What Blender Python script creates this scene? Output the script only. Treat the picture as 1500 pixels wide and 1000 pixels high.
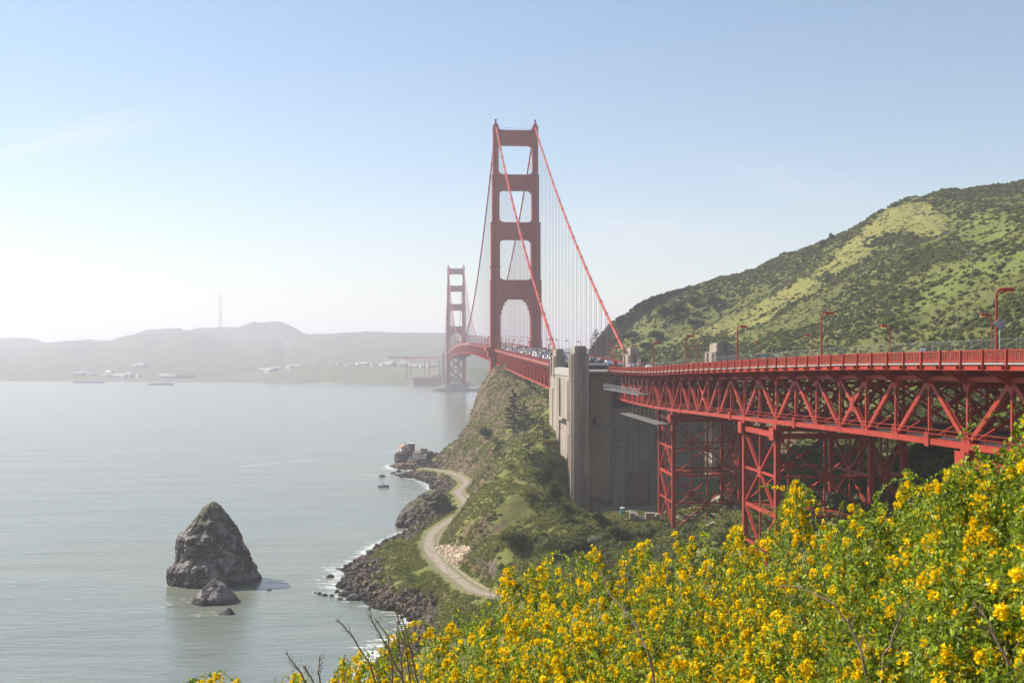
import bpy, math, random
import numpy as np
from mathutils import Vector, Matrix

for o in list(bpy.data.objects):
    bpy.data.objects.remove(o)
R = math.radians
rng = np.random.default_rng(7)
random.seed(7)
F = 1656.0            # focal length in photo pixels (photo is 1500 wide)
CZ = 66.0             # camera height over the water

sc = bpy.context.scene
# ------------------------------------------------------------------ camera
cam = bpy.data.cameras.new('camera')
cam_o = bpy.data.objects.new('camera', cam)
sc.collection.objects.link(cam_o)
cam_o.location = (0, 0, CZ)
cam_o.rotation_euler = (R(90), 0, 0)
cam.sensor_width = 36
cam.lens = 36 * F / 1500
cam.shift_y = 20 / 1500
cam.clip_start = 0.1
cam.clip_end = 60000
cam.dof.use_dof = True
cam.dof.focus_distance = 45
cam.dof.aperture_fstop = 11
sc.camera = cam_o

# ------------------------------------------------------------------ world and sun
SUN_EL = R(42)
SUN_DIR = Vector((-0.93 * math.cos(SUN_EL), 0.37 * math.cos(SUN_EL), math.sin(SUN_EL))).normalized()
world = bpy.data.worlds.new('World')
sc.world = world
world.use_nodes = True
nt = world.node_tree
nt.nodes.clear()
wo = nt.nodes.new('ShaderNodeOutputWorld')
bg = nt.nodes.new('ShaderNodeBackground')
sky = nt.nodes.new('ShaderNodeTexSky')
sky.sky_type = 'NISHITA'
sky.sun_disc = False
sky.sun_elevation = SUN_EL
sky.sun_rotation = math.atan2(SUN_DIR.x, SUN_DIR.y)
sky.altitude = 60
sky.air_density = 1.25
sky.dust_density = 0.0
sky.ozone_density = 1.3
bg.inputs[1].default_value = 0.072
# thin cirrus streaks, a function of direction only
tc = nt.nodes.new('ShaderNodeTexCoord')
sp = nt.nodes.new('ShaderNodeSeparateXYZ')
nt.links.new(tc.outputs['Generated'], sp.inputs[0])
def wm(op, a, b=None, c=None):
    m = nt.nodes.new('ShaderNodeMath'); m.operation = op
    for i, v in enumerate((a, b, c)):
        if v is None: continue
        if hasattr(v, 'node'): nt.links.new(v, m.inputs[i])
        else: m.inputs[i].default_value = v
    return m.outputs[0]
ysafe = wm('MAXIMUM', sp.outputs['Y'], 0.05)
U_ = wm('DIVIDE', sp.outputs['X'], ysafe); W_ = wm('DIVIDE', sp.outputs['Z'], ysafe)
def wisp(px, py, ang, sl, sw, amt, seed):
    u0 = (px - 750) / F; w0 = (520 - py) / F; c, s = math.cos(R(ang)), math.sin(R(ang))
    du = wm('SUBTRACT', U_, u0); dw = wm('SUBTRACT', W_, w0)
    al = wm('ADD', wm('MULTIPLY', du, c), wm('MULTIPLY', dw, s)); ac = wm('SUBTRACT', wm('MULTIPLY', dw, c), wm('MULTIPLY', du, s))
    e = wm('ADD', wm('POWER', wm('ABSOLUTE', wm('DIVIDE', al, sl)), 2), wm('POWER', wm('ABSOLUTE', wm('DIVIDE', ac, sw)), 2))
    g = wm('POWER', 2.718, wm('MULTIPLY', e, -1))
    cb = nt.nodes.new('ShaderNodeCombineXYZ'); nt.links.new(wm('MULTIPLY', al, 16), cb.inputs[0]); nt.links.new(wm('MULTIPLY', ac, 90), cb.inputs[1]); cb.inputs[2].default_value = seed
    n = nt.nodes.new('ShaderNodeTexNoise'); n.inputs['Scale'].default_value = 1; n.inputs['Detail'].default_value = 7; n.inputs['Roughness'].default_value = 0.6; n.inputs['Distortion'].default_value = 0.8
    nt.links.new(cb.outputs[0], n.inputs[0])
    r = nt.nodes.new('ShaderNodeMapRange'); r.inputs['From Min'].default_value = 0.3; r.inputs['From Max'].default_value = 0.72; nt.links.new(n.outputs[0], r.inputs[0])
    return wm('MULTIPLY', wm('MULTIPLY', g, r.outputs[0]), amt)
cl = wisp(120, 197, 13, 0.075, 0.010, 0.75, 1.0)
for q in ((60, 215, 10, 0.05, 0.006, 0.4, 2.0), (900, 335, -6, 0.12, 0.016, 0.4, 3.0), (1010, 345, 4, 0.10, 0.012, 0.3, 4.0), (1190, 275, -14, 0.08, 0.014, 0.3, 5.0), (1150, 400, 3, 0.12, 0.02, 0.2, 6.0)):
    cl = wm('ADD', cl, wisp(*q))
tint = nt.nodes.new('ShaderNodeMixRGB'); tint.blend_type = 'MULTIPLY'; tint.inputs[0].default_value = 1; tint.inputs[2].default_value = (0.97, 0.985, 1.05, 1)
nt.links.new(sky.outputs[0], tint.inputs[1])
mixc = nt.nodes.new('ShaderNodeMixRGB'); mixc.inputs[2].default_value = (6.6, 6.9, 7.4, 1)
nt.links.new(cl, mixc.inputs[0]); nt.links.new(tint.outputs[0], mixc.inputs[1])
nt.links.new(mixc.outputs[0], bg.inputs[0]); nt.links.new(bg.outputs[0], wo.inputs[0])

sun = bpy.data.lights.new('sun', 'SUN')
sun.energy = 5.0
sun.angle = R(0.5)
sun.color = (1.0, 0.93, 0.83)
sun_o = bpy.data.objects.new('sun', sun)
sun_o.rotation_euler = SUN_DIR.to_track_quat('Z', 'Y').to_euler()
sun_o.location = (-300, 100, 500)
sc.collection.objects.link(sun_o)
sc.view_settings.view_transform = 'Standard'
sc.view_settings.look = 'None'
sc.view_settings.gamma = 1
sc.view_settings.exposure = 0.89
sc.cycles.use_denoising = True
sc.cycles.max_bounces = 6
sc.cycles.transparent_max_bounces = 16
sc.cycles.volume_bounces = 1
sc.cycles.sample_clamp_indirect = 4

HAZE_DENSITY = 0.00021

# ------------------------------------------------------------------ helpers
def P(px, py, D):
    return np.array([(px - 750) / F * D, D, CZ - (py - 520) / F * D])

_perm = np.random.default_rng(3).permutation(256).astype(np.int64)
_perm = np.concatenate([_perm, _perm, _perm])
_val = np.random.default_rng(4).random(256) * 2 - 1

def vnoise(x, y, z):
    xi = np.floor(x).astype(np.int64); yi = np.floor(y).astype(np.int64); zi = np.floor(z).astype(np.int64)
    fx = x - xi; fy = y - yi; fz = z - zi
    fx = fx * fx * (3 - 2 * fx); fy = fy * fy * (3 - 2 * fy); fz = fz * fz * (3 - 2 * fz)
    xi &= 255; yi &= 255; zi &= 255
    def h(a, b, c):
        return _val[_perm[_perm[_perm[a & 255] + (b & 255)] + (c & 255)]]
    x0 = h(xi, yi, zi) * (1 - fx) + h(xi + 1, yi, zi) * fx
    x1 = h(xi, yi + 1, zi) * (1 - fx) + h(xi + 1, yi + 1, zi) * fx
    x2 = h(xi, yi, zi + 1) * (1 - fx) + h(xi + 1, yi, zi + 1) * fx
    x3 = h(xi, yi + 1, zi + 1) * (1 - fx) + h(xi + 1, yi + 1, zi + 1) * fx
    return (x0 * (1 - fy) + x1 * fy) * (1 - fz) + (x2 * (1 - fy) + x3 * fy) * fz

def fbm(x, y, z=None, octv=5, gain=0.5, ridged=False):
    x = np.asarray(x, float); y = np.asarray(y, float)
    z = np.zeros_like(x) if z is None else np.asarray(z, float)
    s = np.zeros_like(x); a = 1.0; t = 0.0; f = 1.0
    for i in range(octv):
        n = vnoise(x * f + 17.3 * i, y * f + 5.1 * i, z * f + 9.7 * i)
        if ridged:
            n = 1 - 2 * np.abs(n)
        s += a * n; t += a; a *= gain; f *= 2.03
    return s / t

def sstep(a, b, x):
    t = np.clip((x - a) / (b - a), 0, 1)
    return t * t * (3 - 2 * t)

COL = sc.collection

def tag(o, label=None, cat=None, group=None, kind=None):
    if label: o['label'] = label
    if cat: o['category'] = cat
    if group: o['group'] = group
    if kind: o['kind'] = kind
    return o

def mesh_from(name, verts, faces, mat, smooth=False):
    me = bpy.data.meshes.new(name)
    verts = np.asarray(verts, dtype=np.float32).reshape(-1, 3)
    if isinstance(faces, np.ndarray):
        nf, k = faces.shape
        me.vertices.add(len(verts)); me.vertices.foreach_set('co', verts.ravel())
        me.loops.add(nf * k); me.loops.foreach_set('vertex_index', faces.astype(np.int32).ravel())
        me.polygons.add(nf)
        me.polygons.foreach_set('loop_start', np.arange(0, nf * k, k, dtype=np.int32))
        me.update(calc_edges=True)
    else:
        me.from_pydata(verts.tolist(), [], faces)
    if smooth:
        me.polygons.foreach_set('use_smooth', np.ones(len(me.polygons), dtype=bool))
    if mat: me.materials.append(mat)
    me.update()
    return me

def link(name, me, parent=None, loc=None, rz=None):
    o = bpy.data.objects.new(name, me)
    COL.objects.link(o)
    if parent is not None: o.parent = parent
    if loc is not None: o.location = loc
    if rz is not None: o.rotation_euler = (0, 0, rz)
    return o

def empty(name, loc=(0, 0, 0), rz=0):
    o = link(name, None, None, loc, rz)
    return o

def copy_tree(o, parent=None):
    c = o.copy(); COL.objects.link(c)
    if parent is not None: c.parent = parent
    for ch in list(o.children):
        copy_tree(ch, c)
    return c

BOXF = [(0, 3, 2, 1), (4, 5, 6, 7), (0, 1, 5, 4), (1, 2, 6, 5), (2, 3, 7, 6), (3, 0, 4, 7)]
class MB:
    """collects boxes, beams, tubes and prisms; build() links them as one object"""
    def __init__(s): s.v = []; s.f = []
    def raw(s, vs, fs):
        b = len(s.v); s.v += [tuple(map(float, v)) for v in vs]; s.f += [tuple(i + b for i in f) for f in fs]; return s
    def box(s, x0, x1, y0, y1, z0, z1):
        return s.raw([(x0, y0, z0), (x1, y0, z0), (x1, y1, z0), (x0, y1, z0), (x0, y0, z1), (x1, y0, z1), (x1, y1, z1), (x0, y1, z1)], BOXF)
    def beam(s, a, b, w, h, up=(0, 0, 1)):
        a = Vector(a); b = Vector(b); d = (b - a)
        if d.length < 1e-6: return s
        d.normalize(); up = Vector(up)
        r = d.cross(up)
        if r.length < 1e-3: r = d.cross(Vector((1, 0, 0)))
        r.normalize(); u = r.cross(d)
        r *= w / 2; u *= h / 2
        return s.raw([a - r - u, a + r - u, b + r - u, b - r - u, a - r + u, a + r + u, b + r + u, b - r + u], BOXF)
    def tube(s, pts, rad, n=8, cap=True):
        pts = [Vector(p) for p in pts]; m = len(pts)
        if not hasattr(rad, '__len__'): rad = [rad] * m
        vs = []; ref = None
        for i, p in enumerate(pts):
            d = (pts[min(i + 1, m - 1)] - pts[max(i - 1, 0)])
            if d.length < 1e-9: d = Vector((0, 0, 1))
            d.normalize()
            if ref is None:
                ref = Vector((0, 0, 1)) if abs(d.z) < 0.9 else Vector((1, 0, 0))
            r = d.cross(ref).normalized(); u = r.cross(d)
            ref = u
            for k in range(n):
                a = 2 * math.pi * k / n
                vs.append(p + (r * math.cos(a) + u * math.sin(a)) * rad[i])
        fs = [(i * n + k, i * n + (k + 1) % n, (i + 1) * n + (k + 1) % n, (i + 1) * n + k) for i in range(m - 1) for k in range(n)]
        if cap:
            fs.append(tuple(range(n - 1, -1, -1))); fs.append(tuple((m - 1) * n + k for k in range(n)))
        return s.raw(vs, fs)
    def prism(s, poly, z0, z1):
        n = len(poly)
        vs = [(x, y, z0) for x, y in poly] + [(x, y, z1) for x, y in poly]
        fs = [tuple(range(n - 1, -1, -1)), tuple(range(n, 2 * n))] + [(i, (i + 1) % n, n + (i + 1) % n, n + i) for i in range(n)]
        return s.raw(vs, fs)
    def build(s, name, mat, parent=None, smooth=False, bevel=0, frame=None):
        vs = s.v
        if frame is not None: vs = [frame(v) for v in vs]
        me = mesh_from(name, vs, s.f, mat, smooth)
        o = link(name, me, parent)
        if bevel:
            b = o.modifiers.new('bevel', 'BEVEL'); b.width = bevel; b.segments = 1
        return o

# ------------------------------------------------------------------ materials
def new_mat(name):
    m = bpy.data.materials.new(name); m.use_nodes = True
    n = m.node_tree.nodes; b = n['Principled BSDF']
    return m, m.node_tree, b

def N(nt, typ, **kw):
    n = nt.nodes.new(typ)
    for k, v in kw.items():
        if k in n.inputs.keys(): n.inputs[k].default_value = v
        else: setattr(n, k, v)
    return n

def noise_node(nt, scale, detail=6, rough=0.6, coord='Object', stretch=None, dist=0.0):
    tc = nt.nodes.new('ShaderNodeTexCoord'); src = tc.outputs[coord]
    if stretch:
        mp = nt.nodes.new('ShaderNodeMapping'); mp.inputs['Scale'].default_value = stretch
        nt.links.new(src, mp.inputs[0]); src = mp.outputs[0]
    n = N(nt, 'ShaderNodeTexNoise'); n.inputs['Scale'].default_value = scale
    n.inputs['Detail'].default_value = detail; n.inputs['Roughness'].default_value = rough; n.inputs['Distortion'].default_value = dist
    nt.links.new(src, n.inputs[0])
    return n.outputs[0]

def ramp(nt, src, stops):
    r = nt.nodes.new('ShaderNodeValToRGB')
    e = r.color_ramp.elements
    while len(e) < len(stops): e.new(0.5)
    for el, (p, c) in zip(e, stops):
        el.position = p; el.color = (*c, 1) if len(c) == 3 else c
    nt.links.new(src, r.inputs[0]); return r.outputs[0]

def mixrgb(nt, fac, a, b, mode='MIX'):
    m = nt.nodes.new('ShaderNodeMixRGB'); m.blend_type = mode
    for i, v in ((0, fac), (1, a), (2, b)):
        if hasattr(v, 'node'): nt.links.new(v, m.inputs[i])
        else: m.inputs[i].default_value = v if i == 0 else (*v, 1)
    return m.outputs[0]

def maprange(nt, src, a, b, c=0.0, d=1.0):
    m = nt.nodes.new('ShaderNodeMapRange'); m.interpolation_type = 'SMOOTHSTEP'
    m.inputs['From Min'].default_value = a; m.inputs['From Max'].default_value = b
    m.inputs['To Min'].default_value = c; m.inputs['To Max'].default_value = d
    nt.links.new(src, m.inputs[0]); return m.outputs[0]

def math_n(nt, op, a, b=None):
    m = nt.nodes.new('ShaderNodeMath'); m.operation = op
    for i, v in ((0, a), (1, b)):
        if v is None: continue
        if hasattr(v, 'node'): nt.links.new(v, m.inputs[i])
        else: m.inputs[i].default_value = v
    return m.outputs[0]

def bump(nt, bsdf, src, strength, dist):
    b = nt.nodes.new('ShaderNodeBump'); b.inputs['Strength'].default_value = strength; b.inputs['Distance'].default_value = dist
    nt.links.new(src, b.inputs['Height']); nt.links.new(b.outputs[0], bsdf.inputs['Normal']); return b

def plain(name, col, rough=0.6, var=0.15, scale=2.0, metal=0.0, spec=0.5, bmp=0.0, bd=0.05, stretch=None):
    m, t, b = new_mat(name)
    n = noise_node(t, scale, stretch=stretch)
    c = ramp(t, n, [(0.3, tuple(x * (1 - var) for x in col)), (0.7, tuple(min(1, x * (1 + var)) for x in col))])
    t.links.new(c, b.inputs['Base Color']); b.inputs['Roughness'].default_value = rough
    b.inputs['Metallic'].default_value = metal; b.inputs['Specular IOR Level'].default_value = spec
    if bmp: bump(t, b, n, bmp, bd)
    return m

def red_paint(name='red_bridge_paint', col=(0.33, 0.038, 0.022)):
    m, t, b = new_mat(name)
    n1 = noise_node(t, 0.35, 5, 0.6)
    c = ramp(t, n1, [(0.3, tuple(x * 0.86 for x in col)), (0.7, tuple(x * 1.12 for x in col))])
    n2 = noise_node(t, 1.6, 8, 0.72, stretch=(1, 1, 0.25))
    c = mixrgb(t, maprange(t, n2, 0.54, 0.74, 0, 0.7), c, (0.20, 0.06, 0.045))
    n3 = noise_node(t, 3.0, 6, 0.7, stretch=(1, 1, 0.15))
    c = mixrgb(t, maprange(t, n3, 0.56, 0.76, 0, 0.35), c, (0.52, 0.17, 0.12))
    n4 = noise_node(t, 0.09, 3, 0.5)
    c = mixrgb(t, maprange(t, n4, 0.4, 0.62, 0, 0.45), c, tuple(x * f for x, f in zip(col, (0.72, 0.8, 0.85))))
    n5 = noise_node(t, 5.0, 3, 0.6)
    c = mixrgb(t, maprange(t, n5, 0.66, 0.72, 0, 0.5), c, (0.12, 0.04, 0.03))
    t.links.new(c, b.inputs['Base Color']); b.inputs['Roughness'].default_value = 0.5
    b.inputs['Specular IOR Level'].default_value = 0.2
    return m

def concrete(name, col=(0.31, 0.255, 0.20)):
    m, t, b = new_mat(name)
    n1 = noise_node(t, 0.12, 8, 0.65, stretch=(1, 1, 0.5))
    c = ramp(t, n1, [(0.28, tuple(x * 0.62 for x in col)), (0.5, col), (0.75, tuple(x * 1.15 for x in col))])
    # stains that run down
    n2 = noise_node(t, 0.5, 6, 0.65, stretch=(1, 1, 0.05))
    c = mixrgb(t, maprange(t, n2, 0.48, 0.68, 0, 0.75), c, (0.085, 0.078, 0.07))
    # board-formed lifts
    tc = t.nodes.new('ShaderNodeTexCoord'); s = t.nodes.new('ShaderNodeSeparateXYZ'); t.links.new(tc.outputs['Object'], s.inputs[0])
    w = math_n(t, 'FRACT', math_n(t, 'MULTIPLY', s.outputs['Z'], 0.42))
    ln = maprange(t, w, 0.0, 0.07, 1, 0)
    c = mixrgb(t, math_n(t, 'MULTIPLY', ln, 0.65), c, (0.10, 0.095, 0.09))
    n3 = noise_node(t, 1.2, 6, 0.7, stretch=(0.3, 0.3, 3))
    c = mixrgb(t, maprange(t, n3, 0.5, 0.75, 0, 0.35), c, (0.34, 0.31, 0.265))
    t.links.new(c, b.inputs['Base Color']); b.inputs['Roughness'].default_value = 0.9
    b.inputs['Specular IOR Level'].default_value = 0.2
    bump(t, b, n3, 0.5, 0.12)
    return m

M = {}
M['red'] = red_paint()
M['red_far'] = red_paint('red_bridge_paint_smooth', (0.42, 0.062, 0.04))
M['concrete'] = concrete('weathered_concrete')
M['concrete_light'] = plain('pale_concrete', (0.33, 0.31, 0.28), 0.9, 0.2, 0.8, spec=0.2)
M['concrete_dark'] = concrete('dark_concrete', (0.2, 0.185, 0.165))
M['asphalt'] = plain('asphalt', (0.07, 0.07, 0.07), 0.9, 0.25, 0.7, spec=0.2)
M['sodium'] = plain('yellow_lens', (0.8, 0.5, 0.03), 0.3, 0.05)
M['metal'] = plain('galvanised_steel', (0.42, 0.43, 0.44), 0.5, 0.15, 3, metal=0.4)
M['glass_dark'] = plain('car_glass', (0.02, 0.025, 0.03), 0.08, 0.1, 1, spec=0.8)
M['tyre'] = plain('tyre_rubber', (0.02, 0.02, 0.02), 0.9)
M['wood'] = plain('grey_timber', (0.22, 0.19, 0.16), 0.9, 0.3, 1.2)
M['white'] = plain('white_paint', (0.75, 0.74, 0.7), 0.6, 0.08)
M['teal'] = plain('teal_plastic', (0.02, 0.32, 0.28), 0.45, 0.06)
M['blue'] = plain('blue_sign', (0.1, 0.25, 0.5), 0.5, 0.06)
M['brick'] = plain('old_brick', (0.28, 0.13, 0.1), 0.9, 0.25, 0.4, spec=0.2)
M['platform'] = plain('platform_boards', (0.12, 0.115, 0.105), 0.9, 0.25, 1.0, spec=0.2)

# ================================================================== SETTING: terrain
# control points (px, py, depth) read off the photograph, and a few (X, Y, Z) for ground out of view
CP = []
def cp(*pts):
    for p in pts: CP.append(P(*p))
def cw(*pts):
    for p in pts: CP.append(np.array(p, float))
def shore(px, py):  # a point at the waterline
    return P(px, py, CZ * F / (py - 520))
SHORE = [(615, 915), (600, 900), (562, 882), (522, 862), (517, 845), (540, 822), (570, 796), (600, 783), (612, 776),
         (640, 712), (610, 700), (600, 695), (588, 686), (583, 681)]
for q in SHORE: CP.append(shore(*q))
# hidden shore nearer the camera
cw((-25, 222, 0), (-40, 160, 0), (-62, 90, 0), (-90, 30, 0), (-120, -60, 0))
# under water
cw((-45, 250, -5), (-60, 300, -5), (-75, 345, -5), (-60, 390, -5), (-42, 440, -5), (-50, 520, -6), (-70, 600, -6), (-90, 660, -7), (-100, 740, -8),
   (-60, 790, -9), (-40, 860, -10), (-80, 200, -8), (-110, 120, -8), (-140, 400, -10), (-140, 650, -10), (-140, 900, -10), (-150, 0, -8), (-20, 900, -12), (-46, 560, -3), (-47,620,-2))
# the shore road and its shelf
ROAD = [(735, 905, 268, 9), (700, 868, 276, 8.5), (678, 850, 289, 8), (655, 832, 307, 7.8), (636, 812, 330, 7.5), (628, 795, 350, 7.5), (636, 775, 377, 7.5),
        (660, 758, 404, 7.2), (684, 745, 430, 7), (682, 733, 455, 7), (671, 716, 494, 6.5), (683, 700, 537, 6), (668, 689, 575, 5.5), (645, 685, 600, 5), (622, 683, 618, 4.6)]
ROADW = [np.array([(px - 750) / F * D, D, z]) for px, py, D, z in ROAD]
for p in ROADW: CP.append(p)
cw((-13, 268, 6.5), (-17, 290, 6), (-23, 312, 6.5), (-31, 336, 6.5), (-34, 360, 5), (-27, 395, 5))
cp((640, 700, 590), (628, 690, 615))
cw((-34, 640, 3.5), (-44, 655, 2.5))
# hillside over the road, up to the crest under the side span
cp((700, 832, 292), (690, 815, 312), (670, 805, 330), (660, 785, 352), (700, 770, 333), (740, 800, 294), (720, 770, 318), (760, 760, 318), (700, 742, 352), (690, 733, 398), (672, 752, 385),
   (725, 718, 376), (750, 699, 392), (780, 720, 330), (800, 780, 300), (850, 790, 290), (770, 690, 372), (812, 674, 405), (820, 724, 382), (800, 640, 440),
   (780, 640, 500), (760, 600, 590), (740, 640, 540), (740, 670, 500), (720, 690, 500), (705, 700, 520), (690, 690, 560), (700, 650, 610), (720, 600, 660), (700, 600, 690),
   (680, 640, 680), (670, 662, 690), (722, 550, 715), (740, 547, 700), (770, 562, 630), (800, 588, 560), (806, 605, 490), (690, 620, 690), (705, 575, 708))
cw((-38, 735, 0), (-20, 760, 0), (10, 790, 0), (50, 830, 0), (100, 870, 4), (0, 740, 46), (30, 720, 54), (60, 760, 56), (20, 765, 20), (-33, 712, 2), (120, 860, 40))
# anchorage yard and ravine below the viaduct
cp((838, 776, 385), (838, 774, 335), (870, 774, 325), (814, 748, 335), (912, 768, 325), (942, 770, 320), (870, 772, 350), (912, 757, 345), (960, 762, 335), (1000, 765, 300), (900, 780, 300), (980, 790, 288), (1100, 775, 240), (1180, 780, 215), (1250, 790, 190),
   (1330, 720, 205), (1400, 650, 225), (1480, 600, 230), (1060, 740, 330), (1340, 690, 260))
cw((60, 400, 14), (85, 400, 30), (100, 380, 40), (30, 430, 26), (75, 470, 50), (95, 440, 56), (70, 520, 52), (90, 560, 60), (60, 600, 50))
# the road level beyond the viaduct and the big headland on the right
cw((120, 120, 60), (128, 200, 61), (118, 260, 58), (112, 320, 57), (106, 380, 57), (102, 440, 59), (96, 500, 61), (100, 60, 63), (90, 600, 62))
cp((1500, 505, 280), (1400, 508, 310), (1250, 512, 380), (1150, 515, 460), (1050, 518, 560), (950, 522, 640))
cp((870, 505, 780), (885, 487, 785), (900, 470, 785), (940, 445, 775), (1000, 430, 760), (1060, 410, 750), (1100, 404, 740), (1150, 384, 730), (1200, 361, 720), (1250, 341, 705),
   (1300, 309, 690), (1330, 299, 680), (1400, 294, 650), (1500, 293, 620), (1700, 290, 560),
   (1300, 400, 520), (1400, 400, 430), (1500, 400, 360), (1500, 330, 470), (1400, 340, 540), (1300, 350, 600), (1150, 440, 640), (1200, 425, 590), (1050, 470, 690), (980, 478, 710), (1500, 450, 320), (1400, 450, 370), (1300, 450, 440), (1200, 400, 650), (1250, 460, 480), (1100, 430, 700))
cw((85, 690, 66), (130, 900, 60), (220, 870, 100), (280, 850, 118), (360, 800, 120), (330, 640, 172), (450, 620, 150), (500, 800, 90), (300, 950, 60), (150, 950, 20), (400, 950, 50), (520, 300, 170), (400, 150, 120), (330, 300, 160), (600, 450, 170),
   (250, 120, 80), (300, 0, 80), (200, -60, 64), (600, 0, 110), (640, 900, 50), (640, 700, 80), (220, 300, 110), (300, 420, 160))
# the slope the camera stands on
cw((0, 0, 64.25), (4, 5, 63.4), (9, 12, 61.6), (0, 9, 61.2), (-6, 8, 57.5), (-15, 15, 50), (16, 24, 56), (40, 30, 57), (60, 50, 54), (30, 60, 44), (0, 60, 29), (-30, 60, 14), (0, -20, 65),
   (-20, -10, 60), (0, 120, 14), (40, 120, 29), (80, 120, 46), (0, 200, 6), (40, 200, 22), (75, 200, 38), (60, -20, 64), (30, 250, 18), (20, -5, 64.3), (-40, 0, 48), (-60, 40, 20))

CPA = np.array(CP)
# multiquadric interpolation with a little smoothing
_c2 = 36.0
_d = np.sqrt(((CPA[:, None, :2] - CPA[None, :, :2]) ** 2).sum(-1) + _c2)
_n = len(CPA)
_A = np.zeros((_n + 3, _n + 3))
_A[:_n, :_n] = _d - np.eye(_n) * 0.6
_Pm = np.concatenate([np.ones((_n, 1)), CPA[:, :2] / 100], 1)
_A[:_n, _n:] = _Pm; _A[_n:, :_n] = _Pm.T
_w = np.linalg.solve(_A, np.concatenate([CPA[:, 2], np.zeros(3)]))

def seg_dist(X, Y, pts):
    best = np.full(X.shape, 1e9); zz = np.zeros(X.shape)
    for a, b in zip(pts[:-1], pts[1:]):
        dx, dy = b[0] - a[0], b[1] - a[1]
        t = np.clip(((X - a[0]) * dx + (Y - a[1]) * dy) / (dx * dx + dy * dy), 0, 1)
        d = np.hypot(X - a[0] - t * dx, Y - a[1] - t * dy)
        m = d < best
        best = np.where(m, d, best); zz = np.where(m, a[2] + t * (b[2] - a[2]), zz)
    return best, zz

YARD = (45.0, 375.0)
def height(X, Y):
    X = np.asarray(X, float); Y = np.asarray(Y, float)
    sh = X.shape; x = X.ravel(); y = Y.ravel(); out = np.empty(x.size)
    for i in range(0, x.size, 20000):
        xs = x[i:i + 20000]; ys = y[i:i + 20000]
        d = np.sqrt((xs[:, None] - CPA[None, :, 0]) ** 2 + (ys[:, None] - CPA[None, :, 1]) ** 2 + _c2)
        out[i:i + 20000] = d @ _w[:_n] + _w[_n] + _w[_n + 1] * xs / 100 + _w[_n + 2] * ys / 100
    h = out
    dr, zr_ = seg_dist(x, y, ROADW)
    # erosion gullies and lumps, none on the road or by the camera
    calm = sstep(4, 14, dr) * sstep(8, 60, np.hypot(x, y)) * sstep(-4, 3, h) * (0.25 + 0.75 * sstep(10, 30, np.hypot(x - YARD[0], y - YARD[1]))) * (0.15 + 0.85 * sstep(14, 36, np.hypot(x - 18, y - 372)))
    h = h + calm * (fbm(x / 26, y / 26, octv=5, ridged=True) * 3.4 + fbm(x / 7, y / 7, octv=4) * 1.3)
    big = sstep(75, 105, x) * sstep(150, 300, y)
    h = h + big * (fbm(x / 70, y / 70, octv=4, ridged=True) * 3.0)
    hs = sstep(-42, -30, x) * (1 - sstep(20, 45, x)) * sstep(275, 300, y) * sstep(7, 12, dr)
    h = h + hs * (fbm(x / 45 + y / 160, y / 11 - x / 40, octv=4, ridged=True) - 0.1) * 2.6
    # rocky cliff ribs low on the headland
    cl = sstep(-60, -30, x) * (1 - sstep(20, 60, x)) * sstep(480, 560, y) * sstep(3, 9, h)
    h = h + cl * fbm((x + y * 0.4) / 12, h / 14, octv=4, ridged=True) * 3.0
    k = 1 - sstep(3.0, 8.0, dr)
    h = h * (1 - k) + (zr_ - 0.25) * k
    return h.reshape(sh)

def axis_lines(segs):
    out = []
    for a, b, st in segs: out += list(np.arange(a, b, st))
    out.append(segs[-1][1]); return np.array(out)

gx = axis_lines([(-160, -80, 5), (-80, 60, 1.3), (60, 140, 2.0), (140, 460, 2.6), (460, 660, 8)])
gy = axis_lines([(-70, 0, 4), (0, 40, 1.5), (40, 200, 3.2), (200, 460, 1.4), (460, 780, 2.2), (780, 960, 5)])
GX, GY = np.meshgrid(gx, gy)
GH = height(GX, GY)

def grid_faces(nx, ny):
    i = np.arange(nx - 1)[None, :] + (np.arange(ny - 1) * nx)[:, None]
    return np.stack([i, i + 1, i + nx + 1, i + nx], -1).reshape(-1, 4)

def h_at(x, y):
    """bilinear read of the built terrain"""
    x = np.atleast_1d(np.asarray(x, float)); y = np.atleast_1d(np.asarray(y, float))
    i = np.clip(np.searchsorted(gx, x) - 1, 0, len(gx) - 2); j = np.clip(np.searchsorted(gy, y) - 1, 0, len(gy) - 2)
    tx = np.clip((x - gx[i]) / (gx[i + 1] - gx[i]), 0, 1); ty = np.clip((y - gy[j]) / (gy[j + 1] - gy[j]), 0, 1)
    return (GH[j, i] * (1 - tx) + GH[j, i + 1] * tx) * (1 - ty) + (GH[j + 1, i] * (1 - tx) + GH[j + 1, i + 1] * tx) * ty

def slope_at(x, y, e=2.0):
    return np.hypot(h_at(x + e, y) - h_at(x - e, y), h_at(x, y + e) - h_at(x, y - e)) / (2 * e)

def in_poly(px, py, poly):
    ins = np.zeros(px.shape, bool); n = len(poly)
    for i in range(n):
        x1, y1 = poly[i]; x2, y2 = poly[(i + 1) % n]
        if y1 == y2: continue
        c = ((y1 > py) != (y2 > py)) & (px < (x2 - x1) * (py - y1) / (y2 - y1) + x1)
        ins ^= c
    return ins

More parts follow.
